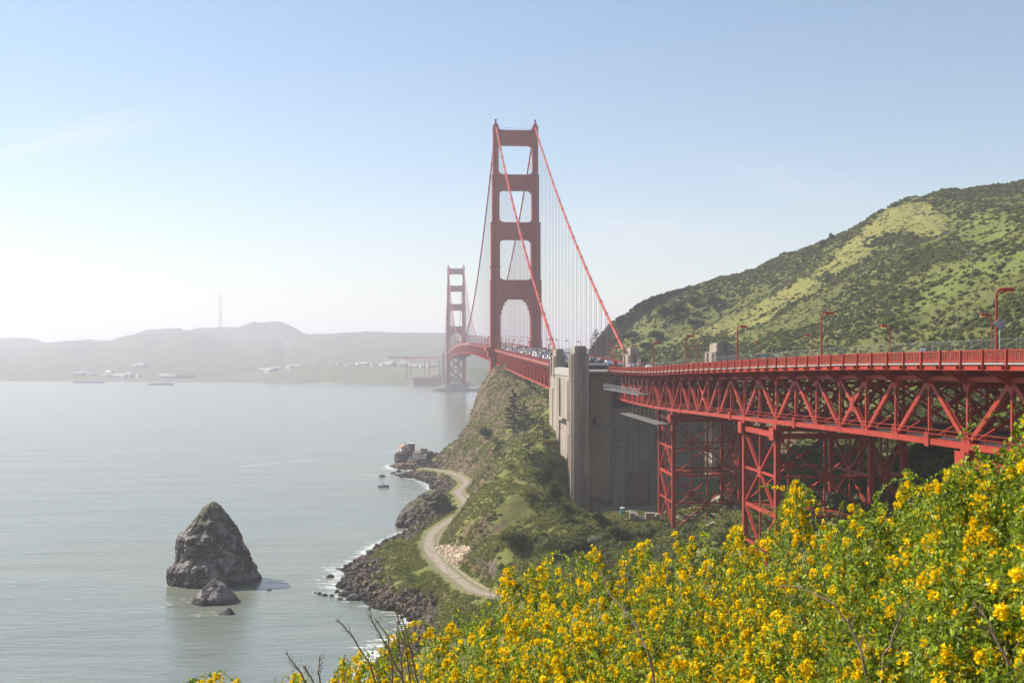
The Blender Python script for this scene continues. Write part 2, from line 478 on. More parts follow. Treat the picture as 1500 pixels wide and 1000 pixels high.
# meadow areas of the headland, outlined where they lie on the ground
MEADOW_Y = [[(985, 508), (1080, 462), (1150, 430), (1200, 398), (1250, 352), (1298, 303), (1335, 290), (1372, 303), (1400, 338), (1385, 352), (1330, 346), (1290, 352),
             (1262, 368), (1300, 372), (1250, 388), (1210, 408), (1180, 412), (1215, 418), (1190, 440), (1150, 455), (1120, 470), (1060, 492)],
            [(690, 742), (752, 700), (772, 690), (768, 704), (720, 745), (700, 775), (668, 800), (650, 795)],
            [(668, 800), (735, 772), (700, 832), (690, 838), (672, 815)]]
MEADOW_G = [[(1510, 345), (1440, 375), (1400, 392), (1365, 412), (1335, 440), (1350, 462), (1400, 436), (1440, 412), (1510, 395)],
            [(1385, 300), (1500, 318), (1480, 345), (1420, 365), (1395, 345)],
            [(690, 650), (725, 590), (760, 570), (745, 600), (715, 655), (680, 680)],
            [(598, 803), (626, 786), (622, 800), (606, 818), (640, 842), (672, 866), (700, 905), (680, 930), (676, 890), (650, 866), (612, 850), (584, 848), (580, 830)]]
def meadow(X, Y, Z):
    w1 = fbm(X / 18, Y / 18, octv=5, gain=0.65) * 22; w2 = fbm(X / 18 + 40, Y / 18, octv=5, gain=0.65) * 22
    px = 750 + F * X / np.maximum(Y, 5) + w1; py = 520 - F * (Z - CZ) / np.maximum(Y, 5) + w2
    a = np.zeros(X.shape); b = np.zeros(X.shape)
    for p in MEADOW_Y: a = np.maximum(a, in_poly(px, py, p))
    for p in MEADOW_G: b = np.maximum(b, in_poly(px, py, p))
    ok = (Y > 200)
    return a * ok, b * ok

blur_ = lambda a: a
MY, MG = meadow(GX, GY, GH)
def blur(a, k=3):
    for _ in range(k):
        b_ = np.pad(a, 1, mode='edge'); a = (b_[1:-1, :-2] + b_[1:-1, 2:] + b_[:-2, 1:-1] + b_[2:, 1:-1] + 2 * b_[1:-1, 1:-1]) / 6
    return a
MY, MG = blur(MY * (0.85 + 0.5 * fbm(GX / 20, GY / 20)), 4), blur(MG * (0.8 + 0.6 * fbm(GX / 20, GY / 20)), 4)
DR, _ = seg_dist(GX, GY, ROADW)
SL = np.hypot(np.gradient(GH, gx, axis=1), np.gradient(GH, gy, axis=0))
ROCK = sstep(0.75, 1.3, SL + 0.35 * fbm(GX / 9, GY / 9, octv=4)) * (GY > 150) * (1 - 0.93 * np.maximum(sstep(80, 120, GX), sstep(50, 80, GX) * sstep(470, 500, GY)))
ROCK = np.maximum(ROCK, 0.42 * (GX < 20) * (GY > 280) * (GY < 620) * (GX > -40) * sstep(0.12, 0.3, fbm((GX + GY) / 40, (GX - GY) / 9, octv=5)))
ROCK = np.maximum(ROCK, 1 - sstep(2.5, 5.0, GH + 2 * fbm(GX / 6, GY / 6)))
ROCK = np.maximum(ROCK, sstep(600, 650, GY) * (1 - sstep(10, 20, GX)) * sstep(0.0, 0.35, fbm(GX / 14, GY / 14) + 0.12))
_lv = (GX - 68.3) * 0.9966 + GY * 0.0821; _ls = -(GX - 68.3) * 0.0821 + GY * 0.9966
ROCK = ROCK * (1 - 0.9 * (_lv > -34) * (_lv < -10) * (_ls > 370) * (_ls < 465))
DIRT = np.clip((1 - sstep(16, 26, np.hypot((GX - 47), (GY - 350) * 0.9) + 5 * fbm(GX / 8, GY / 8))), 0, 1)
DIRT = np.maximum(DIRT, (1 - sstep(1.5, 4.2, DR)) * 0.6)
DIRT = np.maximum(DIRT, blur_(in_poly(750 + F * GX / np.maximum(GY, 5), 520 - F * (GH - CZ) / np.maximum(GY, 5), [(870, 740), (1110, 740), (1110, 768), (895, 764)]) * (GY > 200) * 1.0))
_land = [[(640, 803), (655, 797), (672, 800), (682, 798), (690, 806), (676, 818), (670, 830), (660, 826), (648, 814)]]
_px = 750 + F * GX / np.maximum(GY, 5); _py = 520 - F * (GH - CZ) / np.maximum(GY, 5)
SLIDE = in_poly(_px + 5 * fbm(GX / 2, GY / 2), _py + 5 * fbm(GX / 2, GY / 2 + 9), _land[0]) * 1.0 * (GY > 200) * (fbm(GX / 1.5, GY / 1.5, octv=3) > -0.25)

m, t, b = new_mat('coastal_ground')
def attr(t, name):
    a = t.nodes.new('ShaderNodeAttribute'); a.attribute_name = name; return a.outputs['Fac']
n_big = noise_node(t, 0.045, 6, 0.62)
n_mid = noise_node(t, 0.3, 6, 0.65)
n_fin = noise_node(t, 2.2, 6, 0.7)
grass = ramp(t, n_big, [(0.3, (0.125, 0.15, 0.04)), (0.5, (0.19, 0.20, 0.055)), (0.72, (0.245, 0.22, 0.075))])
grass = mixrgb(t, maprange(t, n_mid, 0.5, 0.7, 0, 0.55), grass, (0.07, 0.085, 0.03))
yel = ramp(t, n_mid, [(0.25, (0.20, 0.205, 0.055)), (0.5, (0.27, 0.25, 0.075)), (0.75, (0.19, 0.19, 0.05))])
gre = ramp(t, n_mid, [(0.25, (0.13, 0.165, 0.04)), (0.55, (0.17, 0.205, 0.05)), (0.8, (0.10, 0.125, 0.035))])
grass = mixrgb(t, attr(t, 'hill'), grass, ramp(t, n_mid, [(0.3, (0.06, 0.072, 0.026)), (0.55, (0.10, 0.112, 0.036)), (0.75, (0.15, 0.145, 0.052))]))
c = mixrgb(t, attr(t, 'my'), grass, yel)
c = mixrgb(t, attr(t, 'mg'), c, gre)
c = mixrgb(t, maprange(t, n_fin, 0.44, 0.58, 0, 0.6), c, (0.055, 0.06, 0.024))
n_f2 = noise_node(t, 0.9, 5, 0.75)
c = mixrgb(t, maprange(t, n_f2, 0.55, 0.66, 0, 0.55), c, (0.22, 0.20, 0.10))
c = mixrgb(t, maprange(t, n_f2, 0.34, 0.44, 0.55, 0), c, (0.085, 0.065, 0.04))
rockc = ramp(t, n_fin, [(0.36, (0.045, 0.033, 0.022)), (0.5, (0.13, 0.09, 0.058)), (0.64, (0.26, 0.19, 0.125))])
rockc = mixrgb(t, maprange(t, n_mid, 0.5, 0.7, 0, 0.7), rockc, (0.10, 0.085, 0.07))
rf = maprange(t, math_n(t, 'ADD', attr(t, 'rock'), math_n(t, 'MULTIPLY', math_n(t, 'SUBTRACT', n_mid, 0.5), 1.2)), 0.35, 0.65)
c = mixrgb(t, rf, c, rockc)
dirtc = ramp(t, n_fin, [(0.3, (0.2, 0.165, 0.125)), (0.7, (0.32, 0.28, 0.22))])
c = mixrgb(t, attr(t, 'dirt'), c, dirtc)
c = mixrgb(t, attr(t, 'slide'), c, ramp(t, n_fin, [(0.3, (0.3, 0.22, 0.15)), (0.6, (0.55, 0.43, 0.31))]))
# wet dark band at the waterline
tc = t.nodes.new('ShaderNodeTexCoord'); s_ = t.nodes.new('ShaderNodeSeparateXYZ'); t.links.new(tc.outputs['Object'], s_.inputs[0])
c = mixrgb(t, maprange(t, s_.outputs['Z'], 0.4, 1.8, 0.75, 0), c, (0.03, 0.03, 0.025))
t.links.new(c, b.inputs['Base Color']); b.inputs['Roughness'].default_value = 1.0; b.inputs['Specular IOR Level'].default_value = 0.02
bump(t, b, n_fin, 0.8, 0.35)
M['ground'] = m

gme = mesh_from('ground', np.stack([GX, GY, GH], -1).reshape(-1, 3), grid_faces(len(gx), len(gy)), m, True)
for nm, arr in (('my', MY), ('mg', MG), ('rock', ROCK), ('dirt', DIRT), ('slide', SLIDE), ('hill', sstep(60, 90, GX) * 0.6)):
    a = gme.attributes.new(nm, 'FLOAT', 'POINT'); a.data.foreach_set('value', arr.astype(np.float32).ravel())
tag(link('ground', gme), kind='structure')

# ------------------------------------------------------------------ water
wx = axis_lines([(-14000, -8000, 2000), (-8000, -1600, 800), (-1600, -200, 60), (-200, 60, 1.6), (60, 1600, 70), (1600, 8000, 800), (8000, 14000, 2000)])
wy = axis_lines([(-2000, 0, 200), (0, 200, 8), (200, 800, 1.9), (800, 2400, 22), (2400, 9000, 220), (9000, 14000, 2500)])
WX, WY = np.meshgrid(wx, wy)
near = (WX > -158) & (WX < 655) & (WY > -68) & (WY < 955)
Hs = np.full(WX.shape, -20.0)
Hs[near] = h_at(WX[near], WY[near])
STACKS = [(-88.5, 331, 13.5, 11), (-86.0, 303, 6.5, 5), (-78.5, 288.5, 3, 3)]
dist_st = np.full(WX.shape, 1e9)
for x, y, rx, ry in STACKS:
    dist_st = np.minimum(dist_st, (np.hypot((WX - x) / rx, (WY - y) / ry) - 1) * min(rx, ry))
foam = sstep(-5.2, -0.4, Hs) * near * (WX < 60) * (0.60 + 0.22 * fbm(WX / 30, WY / 30, octv=3))
foam = np.maximum(foam, 0.42 * (1 - sstep(0, 2.5, dist_st)))
def streak(x0, y0, x1, y1, wdt, amt):
    global foam
    d, _ = seg_dist(WX, WY, [np.array([x0, y0, 0]), np.array([x1, y1, 0])])
    foam = np.maximum(foam, amt * (1 - sstep(wdt * 0.3, wdt, d)))
for (a, b_, wd, am) in (((345, 684), (460, 672), 4, 0.5), ((440, 676), (582, 661), 5, 0.44), ((345, 672), (300, 690), 5, 0.2), ((600, 715), (575, 712), 2.0, 0.55), ((512, 692), (560, 697), 5, 0.45), ((640, 665), (690, 661), 8, 0.5)):
    A_ = shore(*a); B_ = shore(*b_); streak(A_[0], A_[1], B_[0], B_[1], wd, am)
# surf over the reef between the sea stack and the shore
for (a, b_, wd, am) in (((460, 868), (530, 872), 5, 0.5), ((470, 866), (515, 850), 4, 0.4), ((500, 825), (560, 790), 3, 0.35), ((590, 735), (650, 725), 6, 0.4), ((470, 845), (510, 838), 5, 0.3)):
    A_ = shore(*a); B_ = shore(*b_); streak(A_[0], A_[1], B_[0], B_[1], wd, am)
_wpx = 750 + F * WX / np.maximum(WY, 50)
FRX = [-400, 0, 350, 480, 600, 650, 800, 1200]; FRD = [2950, 2880, 2740, 2650, 2545, 2430, 2415, 2415]
_dd = np.interp(_wpx, FRX, FRD) - WY
foam = np.maximum(foam, 0.62 * (_dd > 5) * (_dd < 50) * sstep(370, 470, _wpx) * (_wpx < 780))
m, t, b = new_mat('bay_water')
tc = t.nodes.new('ShaderNodeTexCoord')
mpn = t.nodes.new('ShaderNodeMapping'); mpn.inputs['Rotation'].default_value = (0, 0, R(-12)); mpn.inputs['Scale'].default_value = (0.35, 1, 1)
t.links.new(tc.outputs['Object'], mpn.inputs[0])
def wn(scale, det, rough, dist=0.0):
    n = N(t, 'ShaderNodeTexNoise'); n.inputs['Scale'].default_value = scale; n.inputs['Detail'].default_value = det
    n.inputs['Roughness'].default_value = rough; n.inputs['Distortion'].default_value = dist
    t.links.new(mpn.outputs[0], n.inputs[0]); return n.outputs[0]
w1 = wn(0.42, 5, 0.6, 0.3); w2 = wn(0.035, 4, 0.55, 0.4); w3 = wn(0.006, 4, 0.6)
hgt = math_n(t, 'ADD', math_n(t, 'MULTIPLY', w1, 0.45), math_n(t, 'MULTIPLY', w2, 2.6))
col = mixrgb(t, maprange(t, w3, 0.35, 0.65), (0.150, 0.160, 0.105), (0.130, 0.152, 0.130))
col = mixrgb(t, maprange(t, w2, 0.4, 0.7, 0, 0.6), col, (0.17, 0.185, 0.15))
fn = wn(0.5, 8, 0.75, 0.6)
fo = maprange(t, math_n(t, 'ADD', attr(t, 'foam'), math_n(t, 'MULTIPLY', math_n(t, 'SUBTRACT', fn, 0.5), 2.2)), 0.50, 0.72)
col = mixrgb(t, math_n(t, 'MULTIPLY', fo, 0.9), col, (0.62, 0.64, 0.62))
t.links.new(col, b.inputs['Base Color'])
rg = maprange(t, fo, 0, 1, 0.16, 0.8); t.links.new(rg, b.inputs['Roughness'])
b.inputs['IOR'].default_value = 1.33
bp = bump(t, b, hgt, 0.55, 1.0)
wme = mesh_from('water', np.stack([WX, WY, np.zeros_like(WX)], -1).reshape(-1, 3), grid_faces(len(wx), len(wy)), m, True)
a = wme.attributes.new('foam', 'FLOAT', 'POINT'); a.data.foreach_set('value', foam.astype(np.float32).ravel())
tag(link('water', wme), kind='structure')

# ------------------------------------------------------------------ shore road
def ribbon(name, pts, offs0, offs1, dz, mat, thick=0.0, parent=None, n=8):
    pts = np.array(pts); tt = np.arange(len(pts)); q = np.linspace(0, len(pts) - 1, (len(pts) - 1) * n + 1)
    # Catmull-Rom through the points
    def cr(i):
        i = int(min(i, len(pts) - 1)); return pts[max(0, i)]
    out = []
    for s in q:
        i = int(min(s, len(pts) - 2)); f = s - i
        p0, p1, p2, p3 = pts[max(i - 1, 0)], pts[i], pts[i + 1], pts[min(i + 2, len(pts) - 1)]
        out.append(0.5 * ((2 * p1) + (-p0 + p2) * f + (2 * p0 - 5 * p1 + 4 * p2 - p3) * f * f + (-p0 + 3 * p1 - 3 * p2 + p3) * f ** 3))
    out = np.array(out); d = np.gradient(out[:, :2], axis=0); d /= np.linalg.norm(d, axis=1)[:, None]
    nrm = np.stack([d[:, 1], -d[:, 0]], -1)
    k = 5 if thick == 0 else 2
    vs = []; fs = []
    us = np.linspace(offs0, offs1, k)
    for i, p in enumerate(out):
        for ui, u in enumerate(us):
            if thick == 0 and ui in (0, len(us) - 1): u = u * (1 + 0.28 * float(fbm(i / 2.2 + 50 * ui, 3.3, octv=3)))
            xy = p[:2] + nrm[i] * u
            vs.append((xy[0], xy[1], (max(float(h_at(xy[0], xy[1])[0]), p[2] - 0.3) if dz is not None else p[2]) + (dz or 0)))
    m_ = len(out)
    fs = [(i * k + j, i * k + j + 1, (i + 1) * k + j + 1, (i + 1) * k + j) for i in range(m_ - 1) for j in range(k - 1)]
    if thick:
        base = len(vs); vs += [(x, y, z - 1.0) for x, y, z in vs]; top = [(x, y, z + thick) for x, y, z in vs[:base]]; vs[:base] = top
        fs = [(i * 2, i * 2 + 1, i * 2 + 3, i * 2 + 2) for i in range(m_ - 1)] + [(base + i * 2, i * 2, i * 2 + 2, base + i * 2 + 2) for i in range(m_ - 1)] + \
             [(i * 2 + 1, base + i * 2 + 1, base + i * 2 + 3, i * 2 + 3) for i in range(m_ - 1)]
    me = mesh_from(name, vs, fs, mat, thick == 0)
    return link(name, me, parent)
M['road_dirt'] = plain('worn_road', (0.27, 0.225, 0.175), 0.95, 0.3, 0.6, spec=0.1)
tag(ribbon('road', ROADW, -1.35, 1.35, 0.06, M['road_dirt']), kind='structure')
kw = ribbon('retaining_kerb', [p for p in ROADW[1:7]], 2.9, 3.15, 0.0, M['concrete'], 0.3)
tag(kw, 'low pale concrete kerb along the uphill side of the shore road', 'kerb')
kw2 = ribbon('retaining_kerb', [p for p in ROADW[8:12]], 2.8, 3.05, 0.0, M['concrete'], 0.3)
tag(kw2, 'low pale kerb on the far bend of the shore road', 'kerb')
m, t, b = new_mat('chain_link')
tc = t.nodes.new('ShaderNodeTexCoord'); w_ = N(t, 'ShaderNodeTexNoise'); w_.inputs['Scale'].default_value = 14; t.links.new(tc.outputs['Object'], w_.inputs[0])
tr = t.nodes.new('ShaderNodeBsdfTransparent'); ms = t.nodes.new('ShaderNodeMixShader')
t.links.new(maprange(t, w_.outputs[0], 0.45, 0.62, 0.02, 0.18), ms.inputs[0])
b.inputs['Base Color'].default_value = (0.16, 0.155, 0.15, 1); b.inputs['Roughness'].default_value = 0.7
t.links.new(tr.outputs[0], ms.inputs[1]); t.links.new(b.outputs[0], ms.inputs[2])
t.links.new(ms.outputs[0], t.nodes['Material Output'].inputs['Surface'])
M['chain'] = m
M['fence_steel'] = plain('dull_fence_steel', (0.16, 0.16, 0.155), 0.7, 0.1)
def wire_fence(pts, h, spacing, label, wobble=0):
    pts = np.array(pts, float); seg = np.linalg.norm(np.diff(pts, axis=0), axis=1); L = np.concatenate([[0], np.cumsum(seg)])
    n = max(2, int(L[-1] / spacing) + 1); q = np.linspace(0, L[-1], n)
    pp = np.stack([np.interp(q, L, pts[:, i]) for i in range(3)], -1)
    root = empty('chain_link_fence', tuple(pp[0])); tag(root, label, 'fence')
    o = pp[0]
    vs = []; fs = []
    for i, p in enumerate(pp):
        vs += [p - o, p - o + np.array([0, 0, h])]
        if i: fs.append((2 * i - 2, 2 * i, 2 * i + 1, 2 * i - 1))
    link('wire_mesh', mesh_from('wire_mesh', vs, fs, M['chain']), root)
    pm = None
    tr_ = MB()
    for i in range(n - 1): tr_.tube([pp[i] - o + (0, 0, h), pp[i + 1] - o + (0, 0, h)], 0.03, 5)
    tr_.build('top_rail', M['fence_steel'], root)
    for i, p in enumerate(pp):
        if i >= 90: break
        if pm is None:
            pm = MB().tube([(0, 0, -0.3), (0, 0, h + 0.1)], 0.05, 6).build('post', M['fence_steel'], root); pm.location = p - o
        else:
            c = pm.copy(); COL.objects.link(c); c.parent = root; c.location = p - o
    return root
def fence_path(idx, off):
    pts = np.array(ROADW)[idx]; d = np.gradient(pts[:, :2], axis=0); d /= np.linalg.norm(d, axis=1)[:, None]
    xy = pts[:, :2] + np.stack([d[:, 1], -d[:, 0]], -1) * off
    return np.concatenate([xy, (h_at(xy[:, 0], xy[:, 1]))[:, None]], 1)
wire_fence(fence_path([0, 1, 2, 3, 4, 5, 6], 6.0), 2.2, 3.0, 'long grey wire fence at the foot of the slope beside the shore road')
wire_fence(fence_path([8, 9, 10], 5.4), 2.0, 3.0, 'grey wire fence around the far bend of the shore road')
wire_fence(fence_path([11, 12], 5.0), 2.0, 3.0, 'short wire fence over the road near the ruined signal station')

# ================================================================== THE SUSPENSION BRIDGE
BR = math.atan(0.0824)
BASE = (68.3, 0.0)
CB_, SB_ = math.cos(BR), math.sin(BR)
def bw(v, s, z=0.0):     # bridge-local to world
    return np.array([BASE[0] + v * CB_ - s * SB_, s * CB_ + v * SB_, z])
ZR_D = [40, 118, 157, 192, 253, 300, 345, 391, 463, 800]
ZR_Z = [66.9, 66.6, 66.2, 65.5, 64.1, 62.9, 62.3, 62.1, 63.8, 71.3]
def zr(s):               # rail-top height along the crossing
    D = s * 0.9966
    if D <= 800: return float(np.interp(D, ZR_D, ZR_Z))
    tt = (s - 803) / 1280.0
    if tt <= 1: return 71.3 + 9.2 * 4 * tt * (1 - tt)
    return 71.3 - (tt - 1) * 14
S_T1, S_T2, S_P = 803.0, 2083.0, 458.0
bridge = empty('suspension_bridge', (BASE[0], BASE[1], 0), BR)
tag(bridge, 'red suspension bridge with two tall towers crossing the strait', 'bridge')

def stepped(cx, cy, hw, hl, nx, ny):
    """rectangle with twice-notched corners"""
    a = [(hw, hl - 2 * ny), (hw - nx, hl - 2 * ny), (hw - nx, hl - ny), (hw - 2 * nx, hl - ny), (hw - 2 * nx, hl)]
    pts = a + [(-x, y) for x, y in a[::-1]] + [(-x, -y) for x, y in a] + [(x, -y) for x, y in a[::-1]]
    return [(cx + x, cy + y) for x, y in pts][::-1]

SECT = [(214 + 13, 193.0, 16.0, 12.0, 4.0), (193.0, 159.5, 16.6, 11.5, 5.0), (159.5, 118.9, 17.5, 11.1, 6.2), (118.9, 76, 17.9, 10.8, 7.4), (76, None, 18.0, 10.5, 7.9)]
STRUT = [(224.4, 214.3, 12.0), (193.2, 182.4, 11.5), (159.5, 147.6, 11.1), (118.9, 105.4, 10.9)]
def make_tower(s0, zb, braces):
    tw = MB()
    for sd in (-1, 1):   # saddle housings and parapets at the top
        tw.box(sd * 14 - 2.1, sd * 14 + 2.1, -4.4, 4.4, 226.9, 227.5)
        tw.box(sd * 14 - 1.2, sd * 14 + 1.2, -3.4, 3.4, 227.5, 229.3)
        tw.box(sd * 14 - 0.5, sd * 14 + 0.5, -0.7, 0.7, 229.3, 231.6)
        tw.prism([(sd * 14 + 0.9 * math.cos(a), 0.9 * math.sin(a)) for a in np.linspace(0, 2 * math.pi, 9)[:-1]], 231.6, 232.5)
    for y in (-3.2, 3.2):
        tw.beam((-11.5, y, 225.9), (11.5, y, 225.9), 0.12, 0.12)
        for x in np.linspace(-11, 11, 9): tw.beam((x, y, 224.4), (x, y, 225.9), 0.12, 0.12)
    t = tw.build('tower', M['red'], bridge); t.location = (0, s0, 0)
    for sd in (-1, 1):
        lg = MB()
        for z1, z0, ho, hi, hl in SECT:
            z0 = zb if z0 is None else z0
            w = (ho - hi) / 2; c = sd * (ho + hi) / 2
            lg.prism(stepped(c, 0, w, hl, w * 0.16, hl * 0.09), z0, z1)
            # art deco capping course where the shaft steps in
            if z0 < 190 and z1 > 100:
                lg.prism(stepped(c, 0, w + 0.12, hl + 0.12, w * 0.16, hl * 0.09), z1 - 1.2, z1 + 0.02)
            # flutes on the broad faces
            for fx in (-0.45, 0.0, 0.45):
                for sy in (-1, 1):
                    lg.box(c + fx * w - 0.16, c + fx * w + 0.16, sy * (hl + 0.15) - 0.15, sy * (hl + 0.15) + 0.15, z0 + 0.5, z1 - 2)
            # maintenance ring
            if z1 < 190 and z0 > 80:
                zz = z0 + 9
                lg.prism(stepped(c, 0, w + 0.7, hl + 0.7, w * 0.16, hl * 0.09), zz, zz + 0.3)
        lg.build('leg', M['red'], t)
    for i, (z1, z0, hi) in enumerate(STRUT):
        hi += 0.4
        r = 3.4 if i < 3 else 6.0
        poly = [(-hi, z1 + (1.6 if i else 1.2)), ]
        poly = []
        # upper edge with small fillets into the legs
        q = [(hi, z1 + 2.2), (hi - 0.8, z1 + 1.0), (hi - 2.2, z1 + 0.25), (hi - 4.0, z1)]
        poly += [(-x, z) for x, z in q] + q[::-1]
        if i < 3:
            arc = [(hi - r * (1 - math.sin(a)) - 0.35, z0 - r * (1 - math.cos(a))) for a in np.linspace(math.pi / 2, 0, 7)]
            arc = [(hi, z0 - r - 2.0), (hi - 0.35, z0 - r - 2.0)] + arc
        else:
            arc = [(hi, z0 - 17), (hi - 0.5, z0 - 17), (hi - 0.5, z0 - 11), (hi - 1.3, z0 - 11), (hi - 1.3, z0 - 7.2), (hi - 2.2, z0 - 7.2), (hi - 2.2, z0 - 4.2), (hi - 3.4, z0 - 4.2), (hi - 3.4, z0 - 1.8), (hi - 5.2, z0 - 1.8), (hi - 5.2, z0 - 0.5), (hi - 7, z0)]
        if i == 1 or i == 2 or i == 0:
            pass
        poly += arc + [(-x, z) for x, z in arc[::-1]]
        th = 3.2 + 0.5 * i
        n = len(poly)
        vs = [(x, -th, z) for x, z in poly] + [(x, th, z) for x, z in poly]
        fs = [tuple(range(n)), tuple(range(2 * n - 1, n - 1, -1))] + [(i_, n + i_, n + (i_ + 1) % n, (i_ + 1) % n) for i_ in range(n)]
        sb = MB().raw(vs, fs)
        for x in np.arange(-hi + 1.6, hi - 1.0, 1.9):
            for sy in (-1, 1): sb.box(x - 0.42, x + 0.42, sy * (th + 0.2) - 0.22, sy * (th + 0.2) + 0.22, z0 + 0.8, z1 - 0.9)
        sb.build('strut', M['red'], t)
    if braces:
        for z0, z1 in ((20, 40), (40, 61)):
            b_ = MB()
            b_.beam((-11, 0, z0 + 1), (11, 0, z1 - 1), 3, 2.0, (0, 1, 0)); b_.beam((-11, 0.3, z1 - 1), (11, 0.3, z0 + 1), 3, 2.0, (0, 1, 0))
            b_.beam((-11, 0, z0), (11, 0, z0), 3.4, 2.2)
            b_.build('brace', M['red'], t)
        pr = MB()
        pr.prism([(24 * math.cos(a), 14 * math.sin(a)) for a in np.linspace(0, 2 * math.pi, 33)[:-1]], 2, 11)
        pr.prism([(22 * math.cos(a), 12 * math.sin(a)) for a in np.linspace(0, 2 * math.pi, 33)[:-1]], 11, 13.5)
        pr.build('pier', M['concrete_dark'], t)
        fe = MB(); n = 48; vs = []; fs = []
        for k in range(n):
            a = 2 * math.pi * k / n
            for rx, ry, z in ((46, 27, -2), (46, 27, 4.6), (42, 23, 4.6), (42, 23, -2)): vs.append((rx * math.cos(a), ry * math.sin(a), z))
        for k in range(n):
            for j in range(3): fs.append((k * 4 + j, k * 4 + j + 1, ((k + 1) % n) * 4 + j + 1, ((k + 1) % n) * 4 + j))
        fe.raw(vs, fs).build('fender', M['concrete_dark'], t)
    else:
        lp = MB()
        lp.box(-20, 20, -11, 11, 40, zb + 4)
        lp.build('pier', M['concrete_dark'], t)
    return t
tower_near = make_tower(S_T1, 44, False)
tag(tower_near, 'tall near tower in full red')
tower_far = make_tower(S_T2, 13, True)
tag(tower_far, 'distant tower standing in the water, pale in the haze')

# ---- cables
VC = 13.9
def cable_z(s):
    if s < S_T1:
        tt = (s - 452.0) / (S_T1 - 452.0)
        return 67.2 + tt * (228.2 - 67.2) - 8.0 * 4 * tt * (1 - tt)
    if s <= S_T2:
        tt = (s - S_T1) / 1280.0
        return 228.2 - 145.5 * 4 * tt * (1 - tt)
    tt = (s - S_T2) / 345.0
    return 228.2 - tt * 160 - 8 * 4 * tt * (1 - tt)
for v in (-VC, VC):
    ss = list(np.linspace(452, S_T1, 40)) + list(np.linspace(S_T1, S_T2, 120))[1:] + list(np.linspace(S_T2, 2428, 24))[1:]
    c = MB().tube([(v, s, cable_z(s)) for s in ss], 0.56, 10).build('main_cable', M['red_far'], bridge, True)
    tb = MB().tube([(0, 0, -0.5), (0, 0, 0.5)], 0.78, 8); bme = mesh_from('cable_band', tb.v, tb.f, M['red'])
    for s in list(np.arange(466, S_T1 - 4, 15.24)) + list(np.arange(S_T1 + 15, 1400, 15.24)):
        p0 = Vector((v, s - 0.5, cable_z(s - 0.5))); p1 = Vector((v, s + 0.5, cable_z(s + 0.5)))
        o = link('cable_band', bme, c, (p0 + p1) / 2); o.rotation_euler = (p1 - p0).to_track_quat('Z', 'Y').to_euler()
    hr = MB()
    for dx in (-0.62, 0.62):
        hr.tube([(v + dx, s, cable_z(s) + 1.25) for s in np.linspace(456, S_T1 - 3, 50)], 0.035, 4)
    hr.build('hand_ropes', M['red'], c)
# suspenders: one pair of ropes every 15.24 m, the nearest ones as parts of their own
near_s = []
for v in (-VC, VC):
    for s in np.arange(466, S_T1 - 6, 15.24): near_s.append((v, s))
    for s in np.arange(S_T1 + 15, S_T2 - 6, 15.24): near_s.append((v, s))
near_s.sort(key=lambda q: q[1])
unit = MB()
for dx, dy in ((-0.38, -0.25), (0.38, -0.25), (-0.38, 0.25), (0.38, 0.25)): unit.beam((dx, dy, 0), (dx, dy, 1), 0.085, 0.085)
M['rope'] = plain('suspender_rope', (0.34, 0.17, 0.15), 0.7, 0.1)
unit_me = mesh_from('suspender', unit.v, unit.f, M['rope'])
rest = MB()
for i, (v, s) in enumerate(near_s):
    z0 = zr(s) - 2.2; z1 = cable_z(s)
    if z1 - z0 < 1: continue
    if i < 100:
        o = link('suspender', unit_me, bridge, (v, s, z0)); o.scale = (1, 1, z1 - z0)
    else:
        for dx in (-0.38, 0.38): rest.beam((v + dx, s, z0), (v + dx, s, z1), 0.12, 0.12)
o = rest.build('suspenders', M['rope'], bridge); o['kind'] = 'stuff'

# ---- deck, fascia, railing
def strip(b_, v0, v1, dz0, dz1, s0, s1, step):
    """a long box that follows the road profile"""
    ss = list(np.arange(s0, s1, step)) + [s1]
    vs = []
    for s in ss:
        z = zr(s); vs += [(v0, s, z + dz0), (v1, s, z + dz0), (v1, s, z + dz1), (v0, s, z + dz1)]
    fs = [(0, 1, 2, 3)] + [(4 * i + j, 4 * (i + 1) + j, 4 * (i + 1) + (j + 1) % 4, 4 * i + (j + 1) % 4) for i in range(len(ss) - 1) for j in range(4)] + [tuple(4 * (len(ss) - 1) + j for j in (3, 2, 1, 0))]
    b_.raw(vs, fs)
S0, S1 = 446.0, 2425.0
d = MB(); strip(d, -12.6, 12.6, -1.75, -1.3, S0, S1, 12)
deck = d.build('deck', M['asphalt'], bridge)
d = MB(); strip(d, -15.2, -12.7, -1.6, -1.15, 462, S1, 12); strip(d, 12.7, 15.2, -1.6, -1.15, 462, S1, 12)
d.build('sidewalk', M['concrete_light'], deck)
lm = MB()
for v in (-6.2, -3.1, 0.0, 3.1, 6.2):
    for s in np.arange(466, 800, 12): lm.raw([(v - 0.09, s, zr(s) - 1.293), (v + 0.09, s, zr(s) - 1.293), (v + 0.09, s + 4, zr(s + 4) - 1.293), (v - 0.09, s + 4, zr(s + 4) - 1.293)], [(0, 1, 2, 3)])
lm.build('lane_lines', M['white'], deck)
